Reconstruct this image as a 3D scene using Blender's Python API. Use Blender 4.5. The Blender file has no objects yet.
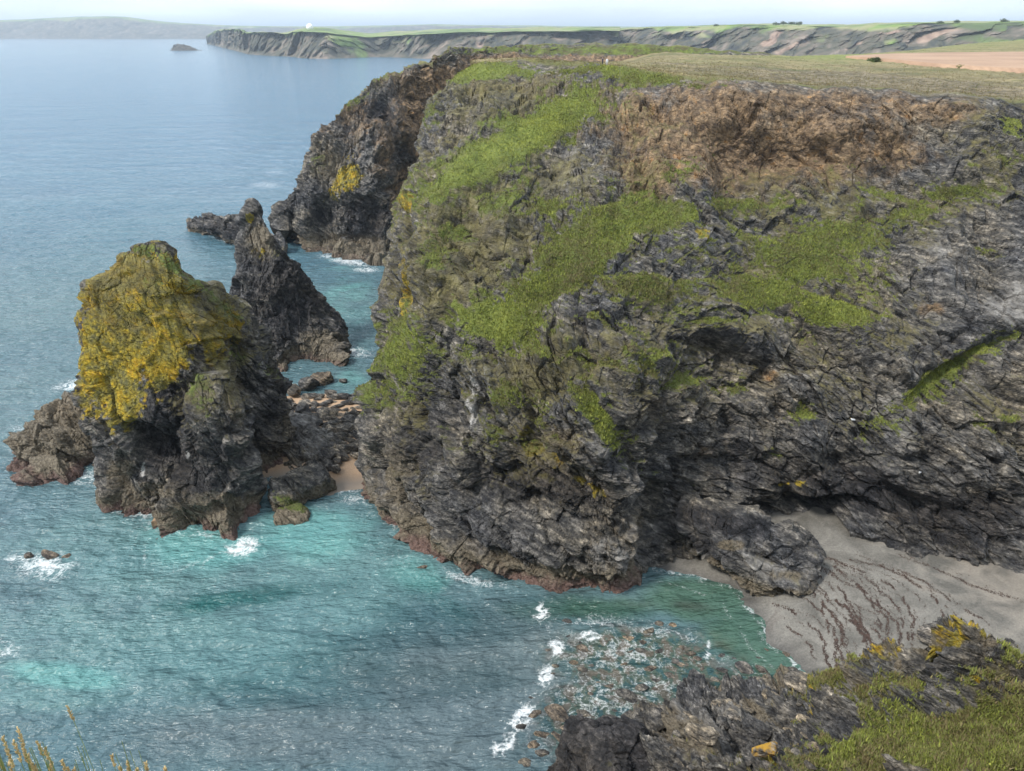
import bpy, bmesh, math, random
import numpy as np
from mathutils import Vector, Matrix

rad = math.radians
rng = np.random.default_rng(7)
random.seed(7)
scene = bpy.context.scene
COL = scene.collection

# ------------------------------------------------------------------ camera, world, sun, exposure
F, CX, CY = 760.0, 512.0, 385.5
PITCH = math.atan((CY - 33.0) / F)
CZ = 60.0
SP, CP = math.sin(PITCH), math.cos(PITCH)
cam_d = bpy.data.cameras.new('camera')
cam = bpy.data.objects.new('camera', cam_d)
COL.objects.link(cam)
cam.location = (0, 0, CZ)
cam.rotation_euler = (math.pi / 2 - PITCH, 0, 0)
cam_d.sensor_width = 36.0
cam_d.lens = F / 1024 * 36.0
cam_d.clip_start = 0.05
cam_d.clip_end = 120000
cam_d.dof.use_dof = True
cam_d.dof.focus_distance = 105
cam_d.dof.aperture_fstop = 9.0
scene.camera = cam

SUN_EL, SUN_AZ = rad(50), rad(-118)      # azimuth measured from +Y towards +X
sd = bpy.data.lights.new('sun', 'SUN')
sd.energy = 1.9
sd.angle = rad(10)
sd.color = (1.0, 0.95, 0.88)
sun = bpy.data.objects.new('sun', sd)
COL.objects.link(sun)
sdir = Vector((math.sin(SUN_AZ) * math.cos(SUN_EL), math.cos(SUN_AZ) * math.cos(SUN_EL), math.sin(SUN_EL)))
sun.rotation_euler = sdir.to_track_quat('Z', 'Y').to_euler()
sun.location = (-60, -40, 150)

w = bpy.data.worlds.new('World')
scene.world = w
w.use_nodes = True
nt = w.node_tree
nt.nodes.clear()
def N(t, typ, **kw):
    n = t.nodes.new(typ)
    for k, v in kw.items():
        if k.startswith('i_'):
            n.inputs[k[2:].replace('_', ' ')].default_value = v
        else:
            setattr(n, k, v)
    return n
def L(t, a, b):
    t.links.new(a, b)
sky = N(nt, 'ShaderNodeTexSky', sky_type='NISHITA', sun_disc=False, sun_elevation=SUN_EL, sun_rotation=SUN_AZ % (2 * math.pi), altitude=60, air_density=1.0, dust_density=1.2, ozone_density=1.0)
tc = N(nt, 'ShaderNodeTexCoord')
mp = N(nt, 'ShaderNodeMapping')
mp.inputs['Scale'].default_value = (3.0, 3.0, 22.0)
L(nt, tc.outputs['Generated'], mp.inputs['Vector'])
cn = N(nt, 'ShaderNodeTexNoise', i_Scale=1.3, i_Detail=6.0, i_Roughness=0.55)
L(nt, mp.outputs[0], cn.inputs['Vector'])
cr = N(nt, 'ShaderNodeValToRGB')
cr.color_ramp.elements[0].position = 0.36
cr.color_ramp.elements[0].color = (0.50, 0.50, 0.50, 1)
cr.color_ramp.elements[1].position = 0.66
cr.color_ramp.elements[1].color = (1, 1, 1, 1)
L(nt, cn.outputs['Fac'], cr.inputs['Fac'])
cc = N(nt, 'ShaderNodeMix', data_type='RGBA')
cc.inputs[6].default_value = (5.4, 6.2, 7.1, 1)
cc.inputs[7].default_value = (8.0, 8.4, 8.8, 1)
L(nt, cn.outputs['Fac'], cc.inputs[0])
mx = N(nt, 'ShaderNodeMix', data_type='RGBA')
L(nt, cr.outputs['Color'], mx.inputs[0])
L(nt, sky.outputs[0], mx.inputs[6])
L(nt, cc.outputs[2], mx.inputs[7])
bg = N(nt, 'ShaderNodeBackground', i_Strength=0.1)
L(nt, mx.outputs[2], bg.inputs['Color'])
wo = N(nt, 'ShaderNodeOutputWorld')
L(nt, bg.outputs[0], wo.inputs['Surface'])

scene.view_settings.view_transform = 'Standard'
scene.view_settings.look = 'None'
scene.view_settings.exposure = 1.17
scene.view_settings.gamma = 1
scene.view_settings.use_curve_mapping = False
scene.cycles.max_bounces = 5
scene.cycles.diffuse_bounces = 3
scene.cycles.glossy_bounces = 2
scene.cycles.volume_bounces = 0
scene.cycles.use_denoising = True

# ------------------------------------------------------------------ projection helpers (used to survey the place from the photo)
def pY(px, py, Y):
    y = -(py - CY) / F
    k = Y / (CP + y * SP)
    return ((px - CX) / F * k, Y, CZ + (-SP + y * CP) * k)
def pZ(px, py, z):
    y = -(py - CY) / F
    k = (z - CZ) / (-SP + y * CP)
    return ((px - CX) / F * k, (CP + y * SP) * k, z)
def proj(P):
    x, y, z = P[..., 0], P[..., 1], P[..., 2] - CZ
    d = y * CP - z * SP
    d = np.where(d < 0.5, 0.5, d)
    v = y * SP + z * CP
    return CX + F * x / d, CY - F * v / d
def pxX(px, Y, z):
    return (px - CX) / F * (Y * CP + (CZ - z) * SP)

# ------------------------------------------------------------------ numpy noise
_p = np.random.default_rng(3).permutation(256).astype(np.int32)
_perm = np.concatenate([_p, _p])
_g = np.random.default_rng(4).normal(size=(256, 3))
_g = (_g / np.linalg.norm(_g, axis=1)[:, None]).astype(np.float32)
_rv = np.random.default_rng(5).random((256, 4)).astype(np.float32)
def _h(ix, iy, iz):
    return _perm[_perm[_perm[ix & 255] + (iy & 255)] + (iz & 255)]
def perlin(P):
    P = P.astype(np.float32)
    i = np.floor(P).astype(np.int32)
    f = P - i
    u = f * f * f * (f * (f * 6 - 15) + 10)
    out = 0
    for dx in (0, 1):
        wx = u[..., 0] if dx else 1 - u[..., 0]
        for dy in (0, 1):
            wy = u[..., 1] if dy else 1 - u[..., 1]
            for dz in (0, 1):
                wz = u[..., 2] if dz else 1 - u[..., 2]
                g = _g[_h(i[..., 0] + dx, i[..., 1] + dy, i[..., 2] + dz)]
                out = out + wx * wy * wz * (g[..., 0] * (f[..., 0] - dx) + g[..., 1] * (f[..., 1] - dy) + g[..., 2] * (f[..., 2] - dz))
    return out * 1.5
def fbm(P, octv=4, r=0.5):
    a, s, o = 1.0, 0, 0
    for k in range(octv):
        o = o + a * perlin(P * (2.03 ** k) + 17.3 * k)
        s += a
        a *= r
    return o / s * 1.4
def ridged(P, octv=4, r=0.5):
    a, s, o = 1.0, 0, 0
    for k in range(octv):
        o = o + a * (1 - 2 * np.abs(perlin(P * (2.03 ** k) + 11.1 * k)))
        s += a
        a *= r
    return o / s
def facet(P):
    """random tilted facets, one per cell: angular broken rock"""
    P = P.astype(np.float32)
    b = np.floor(P - 0.5).astype(np.int32)
    best = np.full(P.shape[:-1], 9.0, np.float32)
    sec = best.copy()
    val = np.zeros(P.shape[:-1], np.float32)
    for dx in (0, 1):
        for dy in (0, 1):
            for dz in (0, 1):
                c = b + np.array([dx, dy, dz], np.int32)
                h = _h(c[..., 0], c[..., 1], c[..., 2])
                r = _rv[h]
                d = P - (c + 0.5 + (r[..., :3] - 0.5) * 0.8)
                q = (d * d).sum(-1)
                m = q < best
                sec = np.where(m, best, np.minimum(sec, q))
                best = np.where(m, q, best)
                v = (r[..., 3] - 0.5) + (d * _g[(h + 37) & 255]).sum(-1) * 1.1
                val = np.where(m, v, val)
    return val, np.sqrt(sec) - np.sqrt(best)
def facet_soft(P, k=14.0):
    P = P.astype(np.float32)
    b = np.floor(P - 0.5).astype(np.int32)
    sw = 1e-9; sv = 0
    for dx in (-1, 0, 1, 2):
        for dy in (-1, 0, 1, 2):
            for dz in (-1, 0, 1, 2):
                c = b + np.array([dx, dy, dz], np.int32)
                h = _h(c[..., 0], c[..., 1], c[..., 2])
                r = _rv[h]
                d = P - (c + 0.5 + (r[..., :3] - 0.5) * 0.8)
                w_ = np.exp(-k * (d * d).sum(-1))
                sw = sw + w_
                sv = sv + w_ * ((r[..., 3] - 0.5) + (d * _g[(h + 37) & 255]).sum(-1) * 1.1)
    return sv / sw
def soft_lo(P, k):
    """large facets change slowly, so they are evaluated on every 4th grid point and interpolated"""
    if P.ndim < 3 or min(P.shape[:2]) < 40: return facet_soft(P, k)
    iu = np.unique(np.append(np.arange(0, P.shape[0], 4), P.shape[0] - 1)); iv = np.unique(np.append(np.arange(0, P.shape[1], 4), P.shape[1] - 1))
    A = facet_soft(P[np.ix_(iu, iv)], k)
    B = np.stack([np.interp(np.arange(P.shape[1]), iv, row) for row in A])
    pos = np.interp(np.arange(P.shape[0]), iu, np.arange(len(iu))); i0 = np.minimum(pos.astype(int), len(iu) - 2); f = (pos - i0)[:, None]
    return B[i0] * (1 - f) + B[i0 + 1] * f
def sstep(a, b, x):
    t = np.clip((x - a) / (b - a), 0, 1)
    return t * t * (3 - 2 * t)

def frame_of(n):
    n = np.array(n, float); n /= np.linalg.norm(n)
    a = np.cross(n, (0, 0, 1)); a /= np.linalg.norm(a)
    return np.stack([a, np.cross(n, a), n], 1)
FR = frame_of((0.35, -0.35, 0.87))        # bedding normal of the slate
def bed(P, L_, squash=0.33, fr=FR):
    q = P @ fr
    q = q + 0.9 * np.stack([perlin(P / 9.0), perlin(P / 9.0 + 50), perlin(P / 9.0 + 90)], -1) * 1.2
    return q / np.array([L_, L_, L_ * squash])

def rock_disp(P, amp=1.0, big=1.0, fr=FR):
    d = big * 1.5 * fbm(P / 11.0, 3)
    rg = 0.45 + 1.1 * sstep(-0.35, 0.45, fbm(P / 8.0 + 60, 3))          # some parts slabby and smooth, some broken
    d = d + 2.6 * amp * soft_lo(bed(P + 11, 12.0, 0.55, fr), 16.0)
    d = d + 1.35 * amp * soft_lo(bed(P, 4.6, 0.42, fr), 26.0)
    v, e = facet(bed(P + 51, 4.2, 0.5, fr)); d = d + 0.75 * amp * v - 0.22 * amp * sstep(0.09, 0, e)
    v, e = facet(bed(P + 31, 1.9, 0.4, fr)); d = d + 0.38 * amp * v * (0.4 + 0.6 * rg) - 0.12 * amp * sstep(0.12, 0, e) * rg
    v, e = facet(bed(P + 71, 0.85, 0.3, fr)); d = d + 0.13 * amp * v * rg
    d = d + 0.30 * amp * rg * (ridged(P / 2.3 + 5, 4, 0.6) - 0.2)
    q = P @ fr
    wv = q[..., 2] + 1.2 * perlin(P / 6.0)
    lay = perlin(np.stack([q[..., 0] * 0.07, q[..., 1] * 0.07, wv * 1.6], -1))
    d = d + 0.26 * amp * (np.abs(lay) * 2 - 0.5)
    lay2 = perlin(np.stack([q[..., 0] * 0.2, q[..., 1] * 0.2, wv * 4.6 + 9], -1))
    d = d + 0.08 * amp * lay2 * rg
    return d

def normals(P):
    du = np.gradient(P, axis=0)
    dv = np.gradient(P, axis=1)
    n = np.cross(du, dv)
    return n / np.maximum(np.linalg.norm(n, axis=-1, keepdims=True), 1e-9)

def cr1(A, t):
    """Catmull-Rom along axis 0 at parameters t"""
    n = len(A)
    i = np.clip(np.floor(t).astype(int), 0, n - 2)
    f = (t - i).reshape((-1,) + (1,) * (A.ndim - 1))
    p0, p1, p2, p3 = A[np.maximum(i - 1, 0)], A[i], A[i + 1], A[np.minimum(i + 2, n - 1)]
    m1 = (p2 - p0) / 2; m2 = (p3 - p1) / 2
    return (2 * f**3 - 3 * f**2 + 1) * p1 + (f**3 - 2 * f**2 + f) * m1 + (-2 * f**3 + 3 * f**2) * p2 + (f**3 - f**2) * m2
def loft(C, tu, tv):
    A = cr1(np.asarray(C, float), tu)
    return np.swapaxes(cr1(np.swapaxes(A, 0, 1), tv), 0, 1)
def dens(pairs):
    """[(segments, samples), ...] one entry per control interval"""
    t = []
    for k, n in enumerate(pairs):
        t.append(k + np.arange(n) / n)
    return np.concatenate(t + [[len(pairs)]])
def blobs(px, py, lst):
    m = np.zeros(px.shape, np.float32)
    for (cx, cy, rx, ry, a, s) in lst:
        c, sn = math.cos(rad(a)), math.sin(rad(a))
        dx, dy = px - cx, py - cy
        u = (dx * c + dy * sn) / rx
        v = (-dx * sn + dy * c) / ry
        m = np.maximum(m, s * np.exp(-0.7 * (u * u + v * v)))
    return m
def bsum(px, py, lst):
    m = np.zeros(px.shape, np.float32)
    for (cx, cy, rx, ry, a, s) in lst:
        c, sn = math.cos(rad(a)), math.sin(rad(a))
        dx, dy = px - cx, py - cy
        u = (dx * c + dy * sn) / rx
        v = (-dx * sn + dy * c) / ry
        m = m + s * np.exp(-(u * u + v * v))
    return m

# ------------------------------------------------------------------ mesh helpers
def raw_mesh(name, V, quads=None, tris=None, attrs=None, smooth=False):
    me = bpy.data.meshes.new(name)
    V = np.ascontiguousarray(V.reshape(-1, 3), np.float32)
    me.vertices.add(len(V))
    me.vertices.foreach_set('co', V.ravel())
    parts, starts, off = [], [], 0
    for f, k in ((quads, 4), (tris, 3)):
        if f is None or len(f) == 0:
            continue
        f = np.ascontiguousarray(f, np.int32)
        parts.append(f.ravel())
        starts.append(off + np.arange(len(f), dtype=np.int32) * k)
        off += f.size
    li = np.concatenate(parts)
    st = np.concatenate(starts)
    me.loops.add(len(li))
    me.loops.foreach_set('vertex_index', li)
    me.polygons.add(len(st))
    me.polygons.foreach_set('loop_start', st)
    me.update(calc_edges=True)
    me.polygons.foreach_set('use_smooth', np.full(len(st), smooth, bool))
    for nm, arr in (attrs or {}).items():
        a = me.attributes.new(nm, 'FLOAT_COLOR', 'POINT')
        arr = np.ascontiguousarray(arr.reshape(-1, arr.shape[-1]), np.float32)
        if arr.shape[1] == 3:
            arr = np.concatenate([arr, np.ones((len(arr), 1), np.float32)], 1)
        a.data.foreach_set('color', arr.ravel())
    return me
def grid_faces(nu, nv, wrap=False):
    i = np.arange(nu if wrap else nu - 1)[:, None]
    j = np.arange(nv - 1)[None, :]
    i2 = (i + 1) % nu
    return np.stack([i * nv + j, i2 * nv + j, i2 * nv + j + 1, i * nv + j + 1], -1).reshape(-1, 4)
def put(name, me, mat, loc=None, parent=None):
    """link mesh; loc = world position to use as the object's own origin"""
    o = bpy.data.objects.new(name, me)
    if mat is not None:
        me.materials.append(mat)
    if loc is not None:
        me.transform(Matrix.Translation(-Vector(loc)))
        o.location = loc
    if parent is not None:
        o.parent = parent
    COL.objects.link(o)
    return o
def tag(o, label=None, cat=None, group=None, kind=None):
    if label: o['label'] = label
    if cat: o['category'] = cat
    if group: o['group'] = group
    if kind: o['kind'] = kind
    return o

# ------------------------------------------------------------------ materials
def newmat(name):
    m = bpy.data.materials.new(name)
    m.use_nodes = True
    t = m.node_tree
    t.nodes.clear()
    out = N(t, 'ShaderNodeOutputMaterial')
    b = N(t, 'ShaderNodeBsdfPrincipled')
    L(t, b.outputs[0], out.inputs['Surface'])
    return m, t, b
def ramp(t, src, stops):
    r = N(t, 'ShaderNodeValToRGB')
    e = r.color_ramp.elements
    while len(e) < len(stops):
        e.new(0.5)
    for k, (p, c) in enumerate(stops):
        e[k].position = p
        e[k].color = (*c, 1)
    L(t, src, r.inputs['Fac'])
    return r.outputs['Color']
def noise(t, vec, scale, detail=4.0, rough=0.55, dist=0.0):
    n = N(t, 'ShaderNodeTexNoise', i_Scale=scale, i_Detail=detail, i_Roughness=rough, i_Distortion=dist)
    if vec is not None:
        L(t, vec, n.inputs['Vector'])
    return n.outputs['Fac']
def mixc(t, fac, a, b, mode='MIX'):
    m = N(t, 'ShaderNodeMix', data_type='RGBA', blend_type=mode)
    for s, v in ((0, fac), (6, a), (7, b)):
        if isinstance(v, (int, float)):
            m.inputs[s].default_value = v
        elif isinstance(v, tuple):
            m.inputs[s].default_value = (*v, 1)
        else:
            L(t, v, m.inputs[s])
    return m.outputs[2]
def mth(t, op, a, b=None, c=None):
    m = N(t, 'ShaderNodeMath', operation=op)
    for s, v in ((0, a), (1, b), (2, c)):
        if v is None: continue
        if isinstance(v, (int, float)): m.inputs[s].default_value = v
        else: L(t, v, m.inputs[s])
    return m.outputs[0]
def bump(t, bsdf, h, dist, strength=1.0):
    b = N(t, 'ShaderNodeBump', i_Strength=strength, i_Distance=dist)
    L(t, h, b.inputs['Height'])
    L(t, b.outputs[0], bsdf.inputs['Normal'])
def position(t):
    return N(t, 'ShaderNodeNewGeometry').outputs['Position']
def attr(t, name):
    a = N(t, 'ShaderNodeAttribute', attribute_type='GEOMETRY', attribute_name=name)
    s = N(t, 'ShaderNodeSeparateColor')
    L(t, a.outputs['Color'], s.inputs[0])
    return s.outputs[0], s.outputs[1], s.outputs[2], a.outputs['Alpha']

def rock_mat(name, masks=True, tint=(1, 1, 1), scale=1.0, tide=True, bumpd=0.10):
    """slate with bedding streaks; masks m1=(grass, earth, lichen, pale) m2=(pink, white, tan, black)"""
    m, t, b = newmat(name)
    pos = position(t)
    rot = N(t, 'ShaderNodeVectorRotate', rotation_type='EULER_XYZ')
    rot.inputs['Rotation'].default_value = (rad(22), rad(-22), rad(40))
    L(t, pos, rot.inputs['Vector'])
    st = N(t, 'ShaderNodeMapping')
    st.inputs['Scale'].default_value = (0.55 * scale, 0.55 * scale, 1.5 * scale)
    L(t, rot.outputs[0], st.inputs['Vector'])
    n1 = noise(t, st.outputs[0], 1.0, 9, 0.66, 0.1)
    n2 = noise(t, pos, 0.12 * scale, 5, 0.55)
    n3 = noise(t, pos, 2.6 * scale, 6, 0.7)
    n4 = noise(t, pos, 0.6 * scale, 6, 0.65)
    rock = ramp(t, n1, [(0.31, (0.020, 0.021, 0.024)), (0.43, (0.056, 0.056, 0.058)), (0.52, (0.113, 0.109, 0.103)), (0.60, (0.20, 0.19, 0.176)), (0.69, (0.38, 0.36, 0.33))])
    var = ramp(t, n2, [(0.35, (0.70, 0.72, 0.78)), (0.5, (1.0, 0.97, 0.92)), (0.66, (1.35, 1.22, 1.0))])
    c = mixc(t, 1.0, rock, var, 'MULTIPLY')
    sp = ramp(t, n3, [(0.32, (0.40, 0.40, 0.41)), (0.5, (1, 1, 1)), (0.66, (1.9, 1.88, 1.8))])
    c = mixc(t, 0.9, c, sp, 'MULTIPLY')
    vo = N(t, 'ShaderNodeTexVoronoi', feature='DISTANCE_TO_EDGE', i_Scale=1.3)
    wv = N(t, 'ShaderNodeMix', data_type='VECTOR'); wv.inputs[0].default_value = 0.35
    nv_ = N(t, 'ShaderNodeTexNoise', i_Scale=1.5, i_Detail=3.0); L(t, st.outputs[0], nv_.inputs['Vector'])
    L(t, st.outputs[0], wv.inputs[4]); L(t, nv_.outputs['Color'], wv.inputs[5])
    L(t, wv.outputs[1], vo.inputs['Vector'])
    crk = ramp(t, vo.outputs['Distance'], [(0.0, (0.25, 0.25, 0.25)), (0.05, (1, 1, 1))])
    c = mixc(t, 0.55, c, crk, 'MULTIPLY')
    if tint != (1, 1, 1):
        c = mixc(t, 1.0, c, tint, 'MULTIPLY')
    rough = 0.75
    if masks:
        g, e, li, pale = attr(t, 'm1')
        pk, wh, tan, blk = attr(t, 'm2')
        c = mixc(t, blk, c, mixc(t, 1.0, c, (0.36, 0.36, 0.40), 'MULTIPLY'))
        c = mixc(t, pale, c, ramp(t, n1, [(0.32, (0.07, 0.068, 0.066)), (0.5, (0.19, 0.18, 0.165)), (0.65, (0.36, 0.34, 0.31))]))
        ec = ramp(t, n4, [(0.33, (0.045, 0.03, 0.02)), (0.43, (0.125, 0.082, 0.047)), (0.52, (0.23, 0.155, 0.088)), (0.59, (0.34, 0.235, 0.135)), (0.66, (0.38, 0.20, 0.07)), (0.8, (0.42, 0.34, 0.24))])
        ec = mixc(t, 0.6, ec, sp, 'MULTIPLY'); ec = mixc(t, 0.5, ec, crk, 'MULTIPLY')
        c = mixc(t, mth(t, 'MULTIPLY', e, 0.9), c, ec)
        tc_ = ramp(t, n3, [(0.3, (0.06, 0.05, 0.036)), (0.5, (0.17, 0.14, 0.095)), (0.7, (0.33, 0.28, 0.20))])
        c = mixc(t, mth(t, 'MULTIPLY', tan, 0.85), c, tc_)
        c = mixc(t, mth(t, 'MULTIPLY', pk, 0.85), c, ramp(t, n3, [(0.3, (0.06, 0.028, 0.026)), (0.7, (0.25, 0.145, 0.13))]))
        c = mixc(t, wh, c, ramp(t, n3, [(0.35, (0.2, 0.19, 0.18)), (0.6, (0.6, 0.58, 0.55))]))
        lc = ramp(t, n4, [(0.34, (0.14, 0.13, 0.05)), (0.45, (0.22, 0.185, 0.035)), (0.54, (0.33, 0.245, 0.02)), (0.64, (0.44, 0.27, 0.012)), (0.74, (0.36, 0.31, 0.11))])
        lc = mixc(t, 0.75, lc, sp, 'MULTIPLY'); lc = mixc(t, 0.5, lc, crk, 'MULTIPLY')
        c = mixc(t, li, c, lc)
        gn = noise(t, pos, 0.35, 6, 0.65)
        gf = noise(t, pos, 3.5, 4, 0.7)
        gc = ramp(t, gn, [(0.32, (0.09, 0.075, 0.035)), (0.43, (0.10, 0.10, 0.035)), (0.53, (0.11, 0.14, 0.03)), (0.66, (0.17, 0.20, 0.04)), (0.8, (0.21, 0.20, 0.07))])
        gc = mixc(t, 0.75, gc, ramp(t, gf, [(0.3, (0.45, 0.5, 0.45)), (0.5, (1, 1, 1)), (0.72, (1.5, 1.45, 1.3))]), 'MULTIPLY')
        c = mixc(t, g, c, gc)
    L(t, c, b.inputs['Base Color'])
    b.inputs['Roughness'].default_value = rough
    b.inputs['Specular IOR Level'].default_value = 0.35
    h = mth(t, 'ADD', mth(t, 'ADD', mth(t, 'MULTIPLY', n1, 1.2), mth(t, 'MULTIPLY', n3, 1.0)), mth(t, 'MULTIPLY', mth(t, 'MINIMUM', vo.outputs['Distance'], 0.08), 3.0))
    bump(t, b, h, bumpd * 4.5, 1.0)
    return m
MAT_ROCK = rock_mat('slate_cliff')
MAT_BOULDER = rock_mat('wet_boulder', masks=False, tint=(0.85, 0.83, 0.8), scale=1.6, bumpd=0.06)
MAT_BROWN = rock_mat('brown_boulder', masks=False, tint=(1.2, 1.03, 0.85), scale=1.6, bumpd=0.06)
MAT_GREY = rock_mat('grey_boulder', masks=False, tint=(1.6, 1.5, 1.35), scale=1.6, bumpd=0.06)

def plain(name, col, rough=0.7, var=0.25, scale=20.0):
    m, t, b = newmat(name)
    n = noise(t, position(t), scale, 3)
    c = ramp(t, n, [(0.3, tuple(x * (1 - var) for x in col)), (0.7, tuple(min(1, x * (1 + var)) for x in col))])
    L(t, c, b.inputs['Base Color'])
    b.inputs['Roughness'].default_value = rough
    return m

# ================================================================== THE SETTING
# ------------------------------------------------------------------ sea
def polyline_dist(X, Y, pts):
    """unsigned distance and side sign of points to polyline pts (n,2)"""
    best = np.full(X.shape, 1e9); side = np.zeros(X.shape)
    for (x0, y0), (x1, y1) in zip(pts[:-1], pts[1:]):
        dx, dy = x1 - x0, y1 - y0
        q = np.clip(((X - x0) * dx + (Y - y0) * dy) / (dx * dx + dy * dy + 1e-9), 0, 1)
        ex, ey = X - (x0 + q * dx), Y - (y0 + q * dy)
        d = np.hypot(ex, ey)
        s = np.sign(dx * (Y - y0) - dy * (X - x0))
        m = d < best
        best = np.where(m, d, best); side = np.where(m, s, side)
    return best, side

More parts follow.
